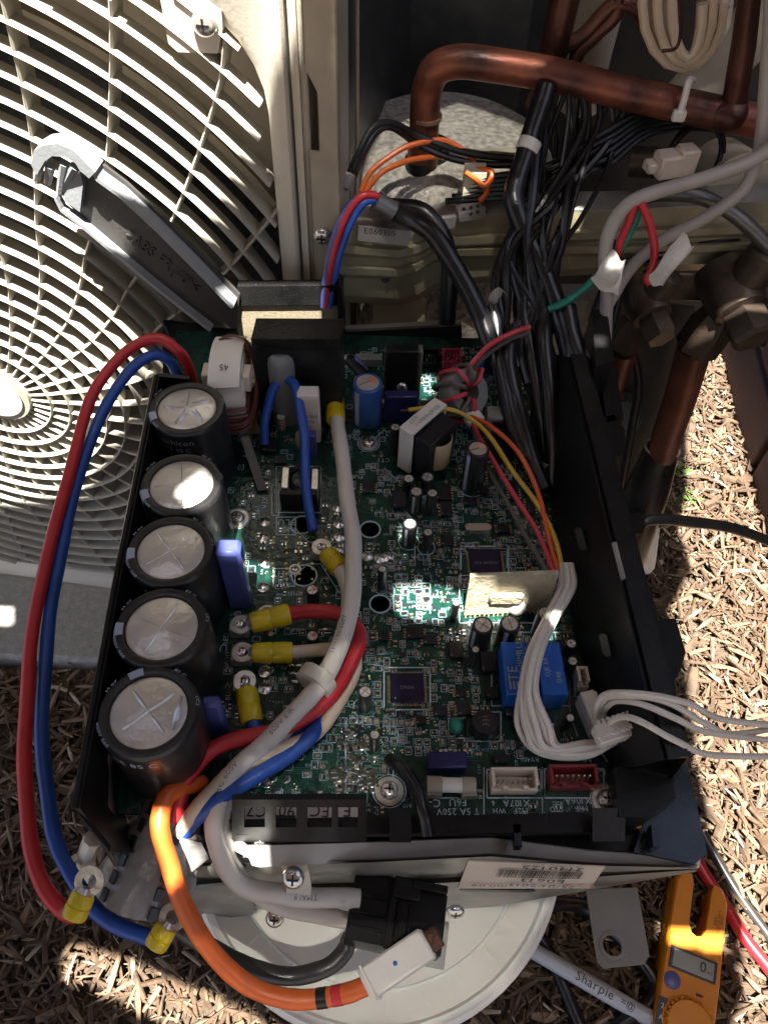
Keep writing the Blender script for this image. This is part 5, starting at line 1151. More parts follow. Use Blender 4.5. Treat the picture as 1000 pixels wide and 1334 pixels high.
# orange cable and its white sleeve
t, p = cable('orange cable dropping from the foil wrap to a white plug', [(262, 1022, z+.004), (235, 1026, z+.012), (214, 1042, z+.016), (209, 1075, z+.014), (218, 1120, z+.006), (240, 1180, z-.006), (275, 1240, z-.018), (325, 1285, z-.026), (385, 1302, z-.030), (440, 1298, z-.028), (484, 1280, z-.024)], .0037, 'orange')
m = MB(); q_ = p[-9]; m.tube(p[-10:-7], .0038, 14); m.build('red_tape', 'red', t); m = MB(); m.tube(p[-13:-10], .0038, 14); m.build('black_tape', 'rubber', t)
WP = thing('white_plug_sleeve', P(520, 1258, z-.02), 'long white plug sleeve on the end of orange cable', 'plug')
a_, b_ = P(476, 1284, z-.023), P(558, 1228, z-.016); d_ = b_-a_; L_ = np.linalg.norm(d_); d_ = d_/L_; s_ = unit(np.cross((0, 0, 1), d_)); u_ = np.cross(d_, s_); RR = np.stack([d_, s_, u_], 1)
m = MB(); m.box((a_+b_)/2, (L_, .0115, .009), R=RR, ch=.001); m.box(a_+d_*.002, (.0015, .0130, .0102), R=RR, ch=.0004); m.build('plug_body', 'white', WP)
m = MB(); m.box(b_+d_*.002, (.006, .008, .003), R=RR, ch=.0003); m.build('metal_tongue', 'copperdk', WP)
m = MB(); m.lathe([(.0009, 0), (0, .0001)], (a_+b_)/2+u_*.0046, u_, 10); m.build('blue_dot', 'relay', WP)
# dark grey cable from the tray to the plug
t, p = cable('dark grey cable hanging in a loop below the box to black plug', [(140, 975, z+.02), (133, 1010, z+.015), (138, 1060, z+.006), (158, 1120, z-.006), (200, 1178, z-.026), (255, 1224, z-.040), (315, 1256, z-.046), (375, 1272, z-.048), (420, 1264, z-.046), (446, 1242, z-.044), (458, 1222, z-.042)], .0037, 'greycable')
# black plug housing
BP = thing('black_plug', P(515, 1190, z-.035), 'black multi way plug housing with ribs beside the cable clip', 'plug')
a_, b_ = P(455, 1183, z-.034), P(578, 1208, z-.036); d_ = unit(b_-a_); s_ = unit(np.cross((0, 0, 1), d_)); u_ = np.cross(d_, s_); RR = np.stack([d_, s_, u_], 1); L_ = np.linalg.norm(b_-a_)
def pb(u, v, w_, s, ch=.0006, m=None): return (m or MB()).box(a_+d_*u+s_*v+u_*w_, s, R=RR, ch=ch)
m = pb(L_*.21, 0, 0, (L_*.42, .026, .018)); m.build('plug_rear', 'black', BP); m = pb(L_*.68, -.001, .001, (L_*.6, .023, .016)); m.build('plug_front', 'black', BP)
m = pb(L_*.55, .009, .010, (L_*.28, .008, .006)); pb(L_*.78, .011, .010, (L_*.36, .003, .009), .0004, m); pb(L_*.43, -.001, .0092, (.003, .026, .004), .0004, m); m.build('latch', 'black', BP)
m = MB()
for v_ in (-.008, -.0025, .004): pb(L_*.2, v_, .0092, (L_*.34, .0012, .002), .0003, m)
for u in (.5, .62): pb(L_*u, -.004, .0095, (.0014, .016, .002), .0003, m)
m.build('plug_rib', 'black', BP)
m = pb(L_*.96, -.006, -.004, (.008, .018, .001), .0002); m.build('metal_blade', 'steel', BP)
# translucent clip
CL = thing('cable_clip', P(378, 1168, z-.02), 'milky plastic clip screwed over the two white cables', 'clip')
cl = [P(366, 1128, z-.001), P(370, 1142, z-.004), P(373, 1160, z-.016), P(370, 1176, z-.024), P(364, 1190, z-.034)]; w_ = P(401, 1128, z)-P(366, 1128, z)
m = MB(); m.sheet(cr(cl, 5), cr([q+w_*.95 for q in cl], 5), -.0014); m.build('clip_band', 'natural', CL)
screw(CL, P(382, 1143, z-.002), (0, -.6, .8), .0044); screw(CL, P(358, 1196, z-.036), (0, -.6, .8), .0038)
# ---- thin coloured wires from the ferrite to the white harness
HN = thing('wire_harness', P(720, 780, z+.02), 'bundle of thin white wires curving over blue relays to a white plug', 'wire harness')
for i, (off, zz) in enumerate(((-9, 0), (-5, .002), (-2, .004), (2, .002), (5, .004), (9, 0), (0, .006), (-7, .003), (7, .005))):
    o = off; ee = (i*5)
    pts = [(737+o*.8, 735, z+.014+zz), (738+o, 765, z+.018+zz), (716+o*.8, 808, z+.022+zz), (697+o*.9, 850, z+.024+zz), (688+o*1.1, 900, z+.022+zz), (692+o*2.0+ee*.2, 945, z+.016+zz), (712+o*1.6, 975-o*.4, z+.010+zz), (745+ee*.4, 988-ee*.5, z+.008+zz*.5), (782+ee*.6, 978-ee*.35, z+.010), (790+ee*.9, 958-ee*.3, z+.014)]
    m = MB(); m.tube(C(pts, 7), .00128, 8); m.build('white_wire', 'whitecable', HN)
m = MB(); a_, b_ = P(775, 962, z+.018), P(830, 944, z+.020); d_ = b_-a_; an = math.atan2(d_[1], d_[0]); L_ = np.linalg.norm(d_)
m.box((a_+b_)/2, (L_, .008, .006), rz=an, ch=.0005); hp_ = m.build('plug_body', 'white', HN)
m = MB()
for i in range(8): m.box(a_+d_*(.08+.12*i)+np.array([0, .0045, .001]), (.0016, .003, .005), rz=an, ch=.0003)
for i in range(9): m.lathe([(.0013, 0), (.0009, .0006), (0, .0002)], a_+d_*(.05+.11*i)+np.array([0, -.001, .0032]), n=8)
m.build('plug_rib', 'white', hp_)
for lb, mt, pts in (('orange wire from the ferrite ring down to the white harness', 'orangewire', [(608, 540, z+.018), (640, 556, z+.024), (675, 590, z+.026), (700, 640, z+.022), (714, 700, z+.018), (727, 745, z+.016)]),
                    ('yellow wire with a bare tip from the transformer to white harness', 'yellowwire', [(532, 534, z+.03), (565, 531, z+.032), (600, 538, z+.028), (632, 562, z+.024), (665, 610, z+.022), (698, 655, z+.02), (722, 700, z+.018), (732, 742, z+.016)]),
                    ('pink red wire from the ferrite ring to the white harness', 'pinkwire', [(610, 530, z+.014), (620, 560, z+.018), (645, 605, z+.02), (676, 655, z+.02), (703, 700, z+.018), (722, 748, z+.016)]),
                    ('thin grey brown wire beside pink wire to white harness', 'brownwire', [(612, 545, z+.012), (620, 572, z+.014), (640, 618, z+.016), (670, 672, z+.016), (698, 722, z+.015), (720, 755, z+.014)])):
    cable(lb, pts, .00125, mt, 'wire', 'wire', n=8)
m = MB(); m.tube(C([(522, 535, z+.029), (532, 534, z+.03)], 3), .0006, 6); m.build('bare_tip', 'copper', None)
bt = bpy.data.objects['bare_tip']; yw = [o for o in bpy.data.objects if o.name.startswith('wire') and 'yellow' in o.get('label', '')][0]
bt.parent = yw; bt.location = WL[bt]-WL[yw]
cable('red wire pair arching from ferrite ring to the black harness', [(600, 495, z+.024), (612, 476, z+.034), (635, 452, z+.044), (665, 434, z+.05), (690, 426, z+.05)], .0015, 'pinkwire', 'wire', 'wire', n=8)
cable('grey brown wire under the arching red wire at the black harness', [(602, 500, z+.022), (616, 480, z+.031), (640, 457, z+.040), (668, 440, z+.045), (688, 434, z+.046)], .0013, 'brownwire', 'wire', 'wire', n=8)
# thin white wires leaving to the right
for i, (lb, pts) in enumerate((('uppermost thin white wire leaving the tall header to the right', [(778, 948, z+.010), (776, 925, z+.020), (786, 906, z+.034), (812, 903, z+.046), (850, 906, z+.05), (900, 918, z+.042), (945, 938, z+.03), (1060, 950, z+.02)]),
                               ('thin white wire just below the uppermost one leaving to the right', [(780, 950, z+.010), (779, 928, z+.015), (790, 909, z+.032), (820, 907, z+.044), (870, 915, z+.045), (920, 944, z+.034), (960, 956, z+.024), (1060, 938, z+.012)]),
                               ('thin white wire looping lower from tall header to the right edge', [(784, 952, z+.010), (785, 930, z+.014), (800, 914, z+.032), (830, 916, z+.044), (880, 936, z+.042), (930, 956, z+.03), (1060, 970, z+.012)]),
                               ('lowest thin white wire from tall header sagging over sunlit mulch', [(790, 955, z+.012), (796, 940, z+.024), (812, 934, z+.036), (836, 941, z+.044), (880, 965, z+.040), (930, 984, z+.028), (1060, 985, z+.012)]))):
    cable(lb, pts, .0013, 'whitecable', 'wire', 'wire', n=8)
cable('grey green cable crossing the sunlit mulch at the right', [(836, 680, .392), (850, 677, .392), (885, 678, .385), (930, 684, .37), (985, 698, .35), (1060, 730, .32)], .0029, 'greycable')
cable('short black cable lying over the front edge of the board', [(508, 990, z+.006), (522, 1000, z+.012), (540, 1025, z+.014), (551, 1055, z+.012), (556, 1088, z+.006)], .0028, 'rubber')
# ---- the black harness: many sleeved cables from the pipe bay down into the trough
rb = random.Random(8); bl_lab = 'thin black cable in the dense harness between pipe bay and trough'
def bay(x, y): return V(x, y, .43-.00028*max(0, y-150))
strands = []
for i in range(17):
    xt = rb.uniform(700, 800); yt_ = rb.uniform(150, 215); xm = 660+rb.uniform(-5, 70); xb = rb.uniform(650, 745)
    pts = [V(xt+rb.uniform(-10, 40), 105, .455), V(xt, yt_, .44), V(xt*.45+xm*.55, 265+rb.uniform(-15, 15), .405), V(xm, 330+rb.uniform(-12, 12), .385), V(xm*.5+xb*.5, 400, .37), V(xb, 450, .355), V(xb+10, 500, .335)]
    cable(bl_lab, None, rb.uniform(.0014, .0026), 'rubber', 'cable', 'black_cable', n=8, group='thin black cables of the dense harness', path=cr(pts, 6))
for i in range(6):
    y0 = 205+i*7; pts = [V(620-i*8, 232+i*6, .432), V(690, 222+i*6, .43), V(735, 205+i*4, .435), V(790, 170+i*9, .44), V(860, 140+i*6, .455), V(1010, 130+i*8, .47)]
    cable('thin black cable running sideways behind the copper pipe', None, .0019, 'rubber', 'cable', 'black_cable', n=8, group='thin black cables running sideways under the copper pipe', path=cr(pts, 6))
def bigc(lb, pts, r, mt='rubber', name='black_sleeve', cat='cable'):
    return cable(lb, None, r, mt, cat, name, n=14, path=cr([V(*q) for q in pts], 7))
t, p = bigc('thick black taped sleeve bending past the felt jacket with white tape', [(712, 110, .45), (700, 150, .44), (688, 190, .43), (676, 225, .418), (670, 262, .405), (682, 300, .395), (703, 340, .385), (722, 390, .372), (738, 440, .355), (745, 490, .335), (748, 540, .31)], .0058)
m = MB(); q0, q1 = V(691, 183, .431), V(685, 197, .427); m.tube([q0, q1], .0064, 16); m.build('white_tape', 'white', t)
bigc('thick glossy black hose curving from the plug over the crossbar', [(500, 272, .42), (520, 278, .408), (548, 292, .395), (575, 320, .385), (600, 360, .375), (625, 410, .36), (640, 450, .345)], .0053)
bigc('second black hose dropping straight behind the glossy one', [(505, 268, .425), (545, 274, .418), (573, 300, .41), (585, 345, .40), (583, 420, .39)], .0052)
for lb, pts, r in (('flat black sleeve hanging at the left side of the harness', [(672, 300, .40), (655, 340, .39), (648, 390, .375), (660, 440, .36), (672, 480, .345)], .0042),
                   ('black sleeve with torn grey tape in harness middle', [(690, 310, .395), (684, 360, .382), (680, 410, .37), (690, 460, .352), (704, 540, .322), (712, 600, .295), (716, 650, .275)], .0052),
                   ('long black sleeve running down along the trough wall', [(720, 330, .392), (712, 400, .372), (708, 450, .352), (716, 520, .325), (720, 580, .30), (718, 640, .276)], .005),
                   ('black sleeve ending in a grey tie at the board edge', [(665, 430, .36), (662, 470, .342), (672, 530, .32), (690, 590, .292), (708, 640, .272)], .0050),
                   ('wide black sleeve beside the blue plug', [(640, 400, .37), (648, 440, .355), (652, 480, .34), (664, 540, .315), (684, 600, .288)], .0046),
                   ('rightmost black sleeve diving into the trough', [(735, 400, .368), (748, 450, .35), (762, 500, .33), (768, 560, .305), (770, 640, .27)], .006)):
    bigc(lb, pts, r)
for x, y, lb in ((712, 652, 'grey tie at the lower end of the black sleeves'), (716, 610, 'small grey tie around the trough wall sleeve')):
    m = MB(); q_ = V(x, y, .276 if y > 630 else .290); m.tube([q_+np.array([0, .002, .003]), q_+np.array([0, -.002, -.003])], .0064, 14); tag(m.build('cable_tie', 'greywire'), lb, 'cable tie')
for x, y, Y, lb in ((647, 392, .372, 'crumpled grey tape flag left of the black harness'), (668, 372, .378, 'crumpled grey tape flag inside the black harness'), (777, 440, .36, 'curled pale tape end on the right of black harness')):
    q_ = V(x, y, Y); m = MB(); rows = [[q_+np.array([u*.010, .002*math.sin(u*5+w_*3), w_*.012+.002*math.cos(u*4)]) for u in np.linspace(-.5, .5, 5)] for w_ in np.linspace(-.5, .5, 5)]
    v = np.array(rows).reshape(-1, 3); f = [(i*5+j, i*5+j+1, (i+1)*5+j+1, (i+1)*5+j) for i in range(4) for j in range(4)]
    m.add(np.vstack([v, v+np.array([0, .0003, 0])]), f+[tuple(a+25 for a in g_[::-1]) for g_ in f]); tag(m.build('tape_flag', 'tape' if x > 700 else 'greywire'), lb, 'tape')
# ---- cables around the felt and crossbar
for lb, dx in (('upper of the two black cables crossing in front of the copper pipe', 0), ('lower of the two black cables crossing in front of copper pipe', 10)):
    cable(lb, None, .0020, 'rubber', n=8, path=cr([V(455+dx*.4, 228+dx*.4, .425), V(468+dx*.4, 198+dx*.4, .43), V(487+dx*.4, 166+dx*.5, .44), V(510, 160+dx*.6, .445), V(545, 176+dx*1.2, .45), V(590, 194+dx*1.3, .45), V(640, 204+dx, .445), V(700, 208+dx*.5, .44)], 6))
m = MB(); m.tube([V(449, 245, .42), V(456, 226, .425)], .0034, 10); tag(m.build('cable_collar', 'greywire'), 'pale grey collar on the black cables beside the column', 'collar')
for lb, pts in (('outer orange wire curving round the copper pipe foot', [(470, 250, .428), (484, 222, .434), (510, 202, .44), (538, 188, .446), (575, 182, .452), (604, 196, .45), (620, 214, .446), (615, 226, .436)]),
                ('inner orange wire curving round the copper pipe foot', [(474, 252, .428), (495, 226, .434), (520, 213, .44), (545, 206, .446), (580, 204, .452), (620, 216, .446), (640, 228, .436), (634, 250, .428), (624, 262, .424)]),
                ('short orange wire looped over the tan plug housing', [(606, 224, .429), (618, 232, .428), (630, 242, .427), (640, 232, .428), (638, 222, .432), (618, 220, .438)])):
    cable(lb, None, .0016, 'orange', 'wire', 'wire', n=8, path=cr([V(*q) for q in pts], 6))
for lb, mt, dx, dy in (('dark red cable beside the column above the shield', 'red', 0, 0), ('blue cable beside the column above the shield', 'blue', 7, 7), ('lilac cable beside the column above the shield', 'violet', -4, 2)):
    cable(lb, None, .0022, mt, n=10, path=cr([V(424+dx*.5, 400, .385), V(428+dx, 360+dy, .39), V(436+dx, 322+dy, .395), V(449+dx, 284+dy, .40), V(468+dx*.8, 258+dy, .405), V(488+dx*.3, 254+dy, .408), V(506, 270, .41)], 6))
m = MB(); m.tube([V(489, 262, .408), V(512, 276, .408)], .0058, 14); tag(m.build('sleeve_collar', 'greyplate'), 'grey heat shrink collar where coloured cables enter the black hose', 'collar')
# ---- pale grey cables on the right, taped red and green wires
bigc('pale grey cable looping from the right edge down to the valves', [(1060, 150, .40), (985, 205, .395), (930, 228, .39), (860, 248, .385), (815, 268, .38), (794, 300, .375), (788, 340, .37), (790, 380, .368), (789, 430, .365), (784, 500, .35), (776, 560, .335)], .0036, 'greywire', 'grey_cable')
bigc('pale grey cable hanging from the top right behind the taped wires', [(1004, -10, .42), (1000, 80, .415), (992, 170, .41), (980, 225, .405), (958, 256, .40), (915, 285, .395), (865, 312, .39), (825, 345, .385), (798, 385, .378), (778, 420, .372)], .0034, 'greywire', 'grey_cable')
bigc('dark grey armoured cable behind the pale ones at the right', [(820, 262, .42), (860, 252, .418), (910, 256, .415), (960, 282, .41), (1010, 330, .40)], .0042, 'greyplate', 'grey_cable')
for lb, mt, pts in (('red wire going down to the left paper tag', 'red', [(826, 264, .38), (818, 290, .376), (808, 315, .372), (800, 340, .37)]), ('red wire bending back to the right paper tag', 'red', [(834, 264, .38), (846, 290, .376), (852, 320, .372), (850, 345, .37), (843, 362, .368), (846, 370, .366)]), ('green wire passing under the left paper tag', 'greenwire', [(833, 268, .383), (826, 290, .38), (810, 320, .374), (785, 352, .37), (755, 380, .366), (735, 394, .362), (715, 402, .362)])):
    cable(lb, None, .0021, mt, 'wire', 'wire', n=10, path=cr([V(*q) for q in pts], 6))
def paper(px, Y, lb):
    c4 = [V(x, y, Y) for x, y in px]; v = []; n = 7
    for i in range(n):
        for j in range(n):
            a, b = i/(n-1), j/(n-1); q = (c4[0]*(1-a)+c4[1]*a)*(1-b)+(c4[3]*(1-a)+c4[2]*a)*b
            v.append(q+np.array([.0006*math.sin(9*b+2*a), -.005*math.sin(math.pi*a)+.0016*math.sin(7*b+3*a), .001*math.sin(8*a+2*b)]))
    f = [(i*n+j, i*n+j+1, (i+1)*n+j+1, (i+1)*n+j) for i in range(n-1) for j in range(n-1)]; v = np.array(v)
    m = MB(); m.add(np.vstack([v, v+np.array([0, .0004, 0])]), f+[tuple(k+n*n for k in g_[::-1]) for g_ in f]); tag(m.build('paper_tag', 'tape', ang=70), lb, 'tag')
paper([(798, 325), (813, 340), (806, 382), (768, 366)], .366, 'crumpled white tape tag on the green and red wires')
paper([(890, 302), (903, 322), (864, 370), (842, 364)], .366, 'curled cream tape tag on the end of the red wire')
for lb, pts, r in (('black cable drooping between the crossbar and smaller valve', [(790, 300, .40), (806, 350, .392), (800, 410, .388), (780, 470, .385)], .0028), ('black cable passing behind the two taped tags', [(1010, 300, .43), (920, 318, .425), (850, 335, .42), (800, 350, .41), (770, 420, .39)], .0026), ('black cable hanging down beside the copper drop pipe', [(820, 440, .41), (832, 500, .41), (822, 560, .405), (808, 640, .40)], .003)):
    bigc(lb, pts, r)
# ================================================================== grey plastic clip arm leaning against the grille
AR = thing('grey_plastic_arm', AP(300, 420, .02), 'long grey plastic arm with hooked head leaning across the grille', 'plastic arm')
def ar(x, y, t=0): # face runs from near the box (front) back to the grille
    k = min(max((x-45)/265., 0), 1); return AP(x, y, .016+.010*k+t)
face = [(112, 205), (136, 216), (165, 238), (215, 285), (262, 332), (312, 384), (308, 428), (275, 426), (200, 364), (84, 262), (100, 240)]
m = MB(); m.ext([ar(*q) for q in face], -AN*.002); m.build('web', 'web', AR)
up_e = [(106, 214), (118, 226), (150, 250), (200, 300), (250, 350), (309, 400)]; up_o = [(128, 208), (136, 222), (165, 243), (215, 290), (262, 338), (309, 388)]
m = MB(); m.sheet([ar(x, y) for x, y in up_o], [ar(x, y)+AN*.0085 for x, y in up_o], .0022); m.build('upper_flange', 'strap', AR)
dn_e = [(76, 256), (84, 272), (110, 292), (150, 326), (200, 368), (240, 400), (276, 428)]
m = MB(); m.sheet([ar(x, y-4) for x, y in dn_e], [ar(x, y-4)+AN*.006 for x, y in dn_e], -.002); m.build('lower_flange', 'strap', AR)
hk = [(40, 214), (44, 196), (56, 189), (75, 187), (95, 195), (112, 212), (124, 224), (116, 232), (104, 222), (98, 212), (84, 204), (68, 203), (58, 210), (52, 220), (48, 228)]
m = MB(); m.ext([ar(x, y, .010) for x, y in hk], -AN*.012); m.build('hook', 'strap', AR)
m = MB()
for (x0, y0), (x1, y1) in (((54, 206), (48, 232)), ((66, 215), (62, 238)), ((84, 212), (78, 250)), ((98, 216), (84, 240))): m.tube([ar(x0, y0, .006), ar(x1, y1, .004)], [.0028, .0020], 8)
m.ext([ar(x, y, .005) for x, y in ((82, 244), (104, 224), (108, 240), (104, 276), (84, 262))], -AN*.006); m.build('hook_tooth', 'strap', AR)
t_ = MB(); wraptext(t_, '>ABS FR(40)<', lambda u, v: ar(212+u*1000+v*700, 340+u*800-v*1000, .0009), .0150); t_ = solid(t_, None, AN*.0011); t_.build('raised_lettering', 'web', AR)
# ================================================================== bucket under the box
bc_ = np.array([.0037, .1291]); BT = thing('bucket', (bc_[0], bc_[1], GZ), 'milky white lidded bucket carrying the control box', 'bucket')
Rb, zt_ = .0965, .270
m = MB(); m.lathe([(.072, 0), (.074, .003), (.089, zt_-GZ-.03), (.0905, zt_-GZ-.012), (Rb, zt_-GZ-.010), (Rb, zt_-GZ-.002), (Rb-.002, zt_-GZ), (Rb-.0055, zt_-GZ), (Rb-.007, zt_-GZ-.003), (Rb-.020, zt_-GZ-.005), (.0, zt_-GZ-.006)], (bc_[0], bc_[1], GZ), n=72); m.build('bucket_shell', 'bucket', BT)
m = MB()
for i in range(28):
    a = 2*math.pi*i/28+.1; e = np.array([math.cos(a), math.sin(a), 0]); c = np.array([bc_[0], bc_[1], zt_-.004]); m.box(c+e*(Rb-.013)-np.array([0, 0, .0008]), (.011, .0010, .0022), rz=a)
m.ring((bc_[0], bc_[1], zt_-.005), (0, 0, 1), Rb-.021, .0008, 64, 6); m.build('base_rib', 'bucket', BT)
# ================================================================== clamp meter on the mulch
mz = GZ+.034; mc = P(905, 1235, mz); md = unit(P(916, 1150, mz)-P(893, 1330, mz)); ms = np.cross(md, (0, 0, 1))
sc_m = np.linalg.norm(P(951, 1270, mz)-P(875, 1258, mz))/.051
TE = thing('clamp_meter', mc-np.array([0, 0, .03]), 'orange fork jaw electrical meter with grey display lying on mulch', 'meter')
def mq(u, v): return mc+ms*u*sc_m+md*v*sc_m
ol = [(-.024, -.11), (-.0255, -.03), (-.0250, .004), (-.0245, .055), (-.0200, .063), (-.012, .064), (-.0078, .058), (-.0070, .020), (-.004, .013), (.0, .0112), (.004, .013), (.0070, .020), (.0078, .054), (.011, .062), (.018, .0605), (.0245, .050), (.0250, .004), (.0255, -.03), (.024, -.11)]
m = MB(); pts = np.array([mq(*q) for q in ol]); ctr = lambda k: np.array([mq(u*k if abs(u) > .02 else u, v) for u, v in ol])
n_ = len(ol); lay = [(np.array([mq(u*.97, v) for u, v in ol]), -.030), (pts, -.024), (pts, -.004), (np.array([mq(u*.97 if abs(u) > .01 else u*1.04, v-.0008*np.sign(v)) for u, v in ol]), -.0012), (np.array([mq(u*.92 if abs(u) > .01 else u*1.12, v-.0016*np.sign(v)) for u, v in ol]), 0)]
v = np.vstack([a+np.array([0, 0, dz]) for a, dz in lay])
m.add(v, [(k*n_+i, k*n_+(i+1) % n_, (k+1)*n_+(i+1) % n_, (k+1)*n_+i) for k in range(4) for i in range(n_)])
tri = geometry.tessellate_polygon([[Vector((q[0], q[1], 0)) for q in ol]])
m.f += [tuple(4*n_+i for i in t) for t in tri]+[tuple(t[::-1]) for t in tri]; m.build('meter_body', 'meter', TE)
def mbox(u, v, s, h, nm, mt, z0=0, par=None, ch=.0005):
    q = MB(); q.box(mq(u, v)+np.array([0, 0, z0+h/2]), (s[0]*sc_m, s[1]*sc_m, h), rz=math.atan2(ms[1], ms[0]), ch=ch); return q.build(nm, mt, par or TE)
mbox(0, .0005, (.046, .010), .0012, 'face_ridge', 'meter', -.0004)
bz_ = mbox(0, -.0145, (.041, .0185), .0016, 'display_bezel', 'meterdk', -.0004); dp = mbox(.0, -.0145, (.036, .0145), .0008, 'display', 'lcd', .0008)
t_ = MB(); text(t_, '0', mq(.0085, -.0135)+np.array([0, 0, .0019]), ms, md, .0125*sc_m); text(t_, 'AC', mq(.0145, -.0165)+np.array([0, 0, .0019]), ms, md, .0036*sc_m); t_.build('digits', 'inkblack', dp)
q = MB(); q.lathe([(.0062, 0), (.0062, .0012), (.005, .002), (0, .0022)], mq(-.0155, -.0335)+np.array([0, 0, -.0003]), n=24); q.build('blue_button', 'button', TE)
q = MB(); q.lathe([(.0072, 0), (.0072, .0008), (.0064, .0008)], mq(-.0155, -.0335)+np.array([0, 0, -.0005]), n=24); q.build('button_ring', 'meter', TE)
mbox(.0085, -.0365, (.0062, .0022), .001, 'slot', 'meterdk', -.0004)
q = MB(); q.lathe([(.0200, 0), (.0200, .001), (.0172, .002), (.0165, .006), (.0155, .007), (0, .007)], mq(.002, -.063)+np.array([0, 0, -.0008]), n=40); dl = q.build('selector_dial', 'meter', TE)
q = MB()
for i in range(16):
    a = i*.24-.2; q.box(mq(.002, -.063)+np.array([.0168*math.cos(a), .0168*math.sin(a), .0032]), (.0014, .0010, .0045), rz=a)
q.build('dial_ridge', 'meter', dl)
wb = mbox(-.0205, -.062, (.008, .026), .0008, 'scale_panel', 'meterdk', -.0002); t_ = MB()
for i, s in enumerate(('2', 'A')): text(t_, s, mq(-.0205, -.056-.009*i)+np.array([0, 0, .0008]), ms, md, .0048)
t_.build('scale_marks', 'whiteprint', wb)
t_ = MB()
for i, s in enumerate(('100A~', 'CAT III 600V', '!  1000V')): text(t_, s, mq(.0145+.0028*i, .030)+np.array([0, 0, .0003]), md, -ms, .0030)
t_.build('jaw_printing', 'meterdk', TE)
# test leads beside the meter
for lb, mt, pts, r in (('red test lead running behind the meter jaws to the right', 'red', [(900, 1110, GZ+.02), (925, 1150, GZ+.016), (950, 1190, GZ+.014), (975, 1228, GZ+.014), (1010, 1275, GZ+.014), (1060, 1340, GZ+.014)], .0050),
                       ('black test lead right of the red one on sunlit mulch', 'greycable', [(915, 1085, GZ+.02), (945, 1140, GZ+.014), (975, 1185, GZ+.012), (1020, 1245, GZ+.012), (1080, 1320, GZ+.012)], .0042)):
    cable(lb, pts, r, mt, 'test lead', 'test_lead')
# felt pen lying on the mulch
a_, b_ = P(636, 1205, GZ+.030), P(868, 1340, GZ+.022); d_ = b_-a_
PN = thing('felt_pen', (a_+b_)/2, 'grey white permanent marker with black cap lying on mulch', 'marker pen')
m = MB(); m.tube([a_-d_*.16, a_+d_*.17, a_+d_*.18], [.0064, .0066, .0060], 20); m.build('pen_cap', 'black', PN)
m = MB(); m.tube([a_+d_*.18, a_+d_*.6, a_+d_*.95, b_], [.0059, .0062, .0062, .0055], 20); m.build('pen_barrel', 'marker', PN)
g = MB(); pp = np.array([a_+d_*t for t in np.linspace(0, 1, 12)]); cabletext(g, 'Sharpie', pp, .0063, np.linalg.norm(d_)*.60, .0095, EYE+np.array([0, .1, .3])); cabletext(g, '=@', pp, .0063, np.linalg.norm(d_)*.78, .007, EYE+np.array([0, .1, .3])); g.build('lettering', 'inkblack', PN)
cable('black cable curling on the mulch behind the mounting tab', [(640, 1170, .1), (690, 1180, .05), (730, 1178, .03), (770, 1188, .01), (840, 1260, 0), (850, 1300, 0), (800, 1340, 0)], .0055, 'rubber')
cable('black cable lying on the mulch right of the bucket', [(690, 1200, .02), (715, 1240, 0), (735, 1290, -.005), (760, 1345, -.005)], .0050, 'rubber')
# weeds by the valve
for k, (x, y) in enumerate(((890, 606), (880, 652), (905, 640))):
    q_ = P(x, y, GZ+.02); o = thing('weed', q_-np.array([0, 0, .02]), ('small green weed highest beside the drop pipe', 'small green weed lowest beside the drop pipe', 'small green weed at the edge of the sunlit strip')[k], 'weed')
    for j in range(5):
        a = j*1.3+k; e = np.array([math.cos(a), math.sin(a), .6]); s_ = unit(np.cross(e, (0, 0, 1)))*.004; mm = MB(); b_ = q_-np.array([0, 0, .015])
        mm.add([b_, b_+e*.007+s_, b_+e*.014, b_+e*.007-s_, b_+e*.007+np.array([0, 0, .001])], [(0, 1, 4), (1, 2, 4), (2, 3, 4), (3, 0, 4)]); mm.build('leaf', 'leaf', o)
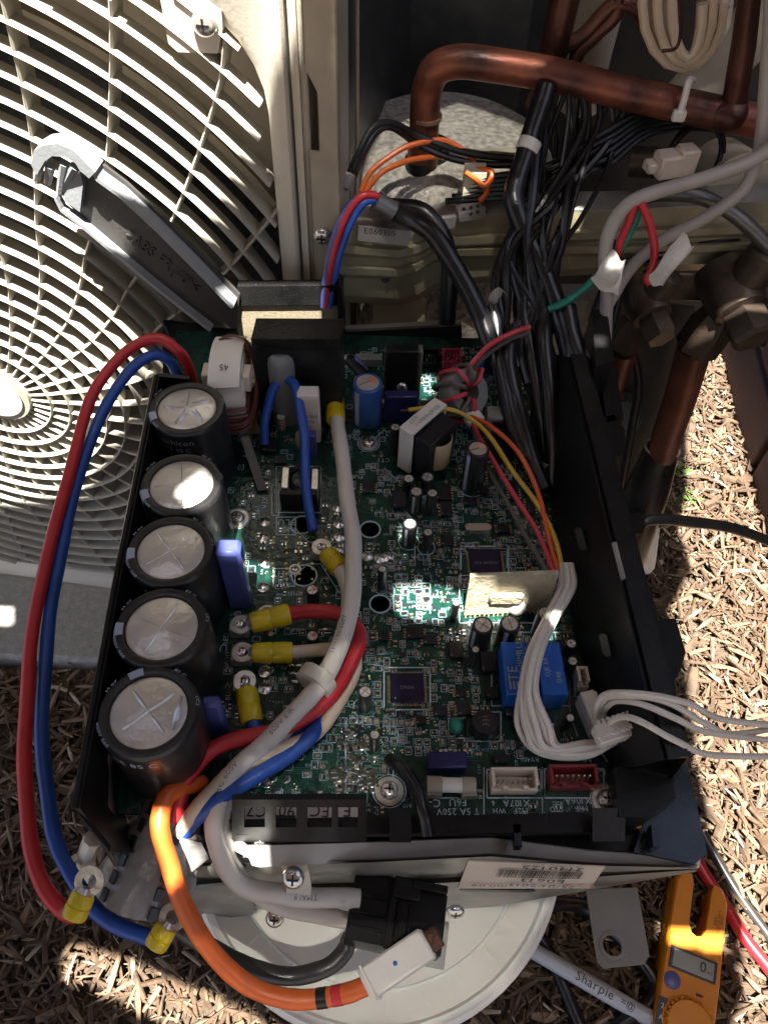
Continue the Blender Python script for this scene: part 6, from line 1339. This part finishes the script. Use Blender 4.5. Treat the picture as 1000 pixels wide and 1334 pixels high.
# ================================================================== unseen card added to block the sun, gaps and slits cut for wanted light
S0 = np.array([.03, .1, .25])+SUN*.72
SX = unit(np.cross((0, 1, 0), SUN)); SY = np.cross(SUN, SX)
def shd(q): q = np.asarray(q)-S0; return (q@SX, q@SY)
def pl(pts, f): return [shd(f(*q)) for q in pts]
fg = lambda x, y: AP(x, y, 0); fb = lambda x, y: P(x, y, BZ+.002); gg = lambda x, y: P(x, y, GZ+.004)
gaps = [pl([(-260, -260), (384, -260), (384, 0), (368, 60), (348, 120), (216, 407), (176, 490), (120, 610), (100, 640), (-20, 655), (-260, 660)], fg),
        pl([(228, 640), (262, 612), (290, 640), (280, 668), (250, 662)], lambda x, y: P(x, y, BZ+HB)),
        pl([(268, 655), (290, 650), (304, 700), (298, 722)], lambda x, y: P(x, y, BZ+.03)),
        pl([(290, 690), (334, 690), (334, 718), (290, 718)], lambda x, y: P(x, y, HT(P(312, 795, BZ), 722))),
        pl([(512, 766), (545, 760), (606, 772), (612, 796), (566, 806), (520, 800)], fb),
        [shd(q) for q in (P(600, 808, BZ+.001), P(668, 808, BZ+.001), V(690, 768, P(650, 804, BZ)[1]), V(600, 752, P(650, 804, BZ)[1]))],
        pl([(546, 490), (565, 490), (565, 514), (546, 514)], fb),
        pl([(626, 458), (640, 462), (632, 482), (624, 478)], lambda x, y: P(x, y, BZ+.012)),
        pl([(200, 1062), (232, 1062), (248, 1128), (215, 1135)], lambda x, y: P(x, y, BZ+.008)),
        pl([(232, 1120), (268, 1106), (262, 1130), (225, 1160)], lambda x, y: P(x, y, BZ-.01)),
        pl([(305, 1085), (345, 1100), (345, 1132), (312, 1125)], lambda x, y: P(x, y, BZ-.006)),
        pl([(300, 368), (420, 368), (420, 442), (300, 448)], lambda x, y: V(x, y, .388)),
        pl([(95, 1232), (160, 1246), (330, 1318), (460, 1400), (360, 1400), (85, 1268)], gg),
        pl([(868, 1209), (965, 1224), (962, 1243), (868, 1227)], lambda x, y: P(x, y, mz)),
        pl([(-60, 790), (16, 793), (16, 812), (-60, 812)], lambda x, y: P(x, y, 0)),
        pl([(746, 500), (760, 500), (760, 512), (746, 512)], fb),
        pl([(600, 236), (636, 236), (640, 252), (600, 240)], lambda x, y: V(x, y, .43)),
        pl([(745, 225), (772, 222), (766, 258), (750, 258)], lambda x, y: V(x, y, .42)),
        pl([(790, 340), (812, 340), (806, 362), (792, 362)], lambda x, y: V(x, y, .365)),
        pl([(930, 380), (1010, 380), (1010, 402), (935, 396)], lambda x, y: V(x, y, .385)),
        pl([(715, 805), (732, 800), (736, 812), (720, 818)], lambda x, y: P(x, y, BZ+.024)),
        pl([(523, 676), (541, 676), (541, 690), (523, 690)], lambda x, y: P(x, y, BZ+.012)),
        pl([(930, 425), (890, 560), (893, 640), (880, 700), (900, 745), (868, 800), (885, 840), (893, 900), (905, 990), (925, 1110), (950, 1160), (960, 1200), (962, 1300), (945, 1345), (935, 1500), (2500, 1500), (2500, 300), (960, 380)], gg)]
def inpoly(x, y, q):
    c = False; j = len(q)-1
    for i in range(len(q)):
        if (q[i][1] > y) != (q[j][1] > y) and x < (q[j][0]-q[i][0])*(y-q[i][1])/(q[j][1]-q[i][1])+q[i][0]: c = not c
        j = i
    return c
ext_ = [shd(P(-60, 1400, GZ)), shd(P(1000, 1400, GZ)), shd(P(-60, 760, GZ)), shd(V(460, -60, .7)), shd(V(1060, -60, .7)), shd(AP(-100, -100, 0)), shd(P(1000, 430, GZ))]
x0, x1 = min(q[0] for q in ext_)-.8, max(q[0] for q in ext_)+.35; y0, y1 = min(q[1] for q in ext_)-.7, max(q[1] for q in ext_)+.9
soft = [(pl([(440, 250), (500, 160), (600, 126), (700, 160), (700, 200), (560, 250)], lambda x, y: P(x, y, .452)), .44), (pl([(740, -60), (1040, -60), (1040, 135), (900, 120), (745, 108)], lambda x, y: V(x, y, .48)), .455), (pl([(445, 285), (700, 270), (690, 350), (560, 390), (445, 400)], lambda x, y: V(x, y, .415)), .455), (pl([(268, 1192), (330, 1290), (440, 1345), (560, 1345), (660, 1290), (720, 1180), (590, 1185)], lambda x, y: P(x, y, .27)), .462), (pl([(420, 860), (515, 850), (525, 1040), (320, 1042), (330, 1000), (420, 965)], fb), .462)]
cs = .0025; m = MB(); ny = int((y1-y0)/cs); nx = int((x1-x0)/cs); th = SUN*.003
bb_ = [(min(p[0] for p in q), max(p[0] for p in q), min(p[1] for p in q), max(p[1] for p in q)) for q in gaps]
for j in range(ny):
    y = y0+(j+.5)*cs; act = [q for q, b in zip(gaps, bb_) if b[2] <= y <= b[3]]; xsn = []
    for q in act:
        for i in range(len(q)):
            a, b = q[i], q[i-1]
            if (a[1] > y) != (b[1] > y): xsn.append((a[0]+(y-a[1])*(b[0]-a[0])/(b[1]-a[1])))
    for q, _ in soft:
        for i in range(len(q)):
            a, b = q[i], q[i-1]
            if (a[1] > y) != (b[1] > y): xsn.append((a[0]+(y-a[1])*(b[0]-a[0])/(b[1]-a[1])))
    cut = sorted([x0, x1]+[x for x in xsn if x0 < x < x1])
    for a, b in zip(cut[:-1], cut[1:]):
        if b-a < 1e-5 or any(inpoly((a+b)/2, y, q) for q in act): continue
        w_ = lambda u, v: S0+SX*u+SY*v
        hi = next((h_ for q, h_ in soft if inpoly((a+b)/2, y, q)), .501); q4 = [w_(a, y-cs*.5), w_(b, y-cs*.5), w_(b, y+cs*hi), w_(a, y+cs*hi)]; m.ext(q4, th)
tag(m.build('added_shade_card', 'card'), 'large unseen brown card added to shade the opened air conditioner', 'card')
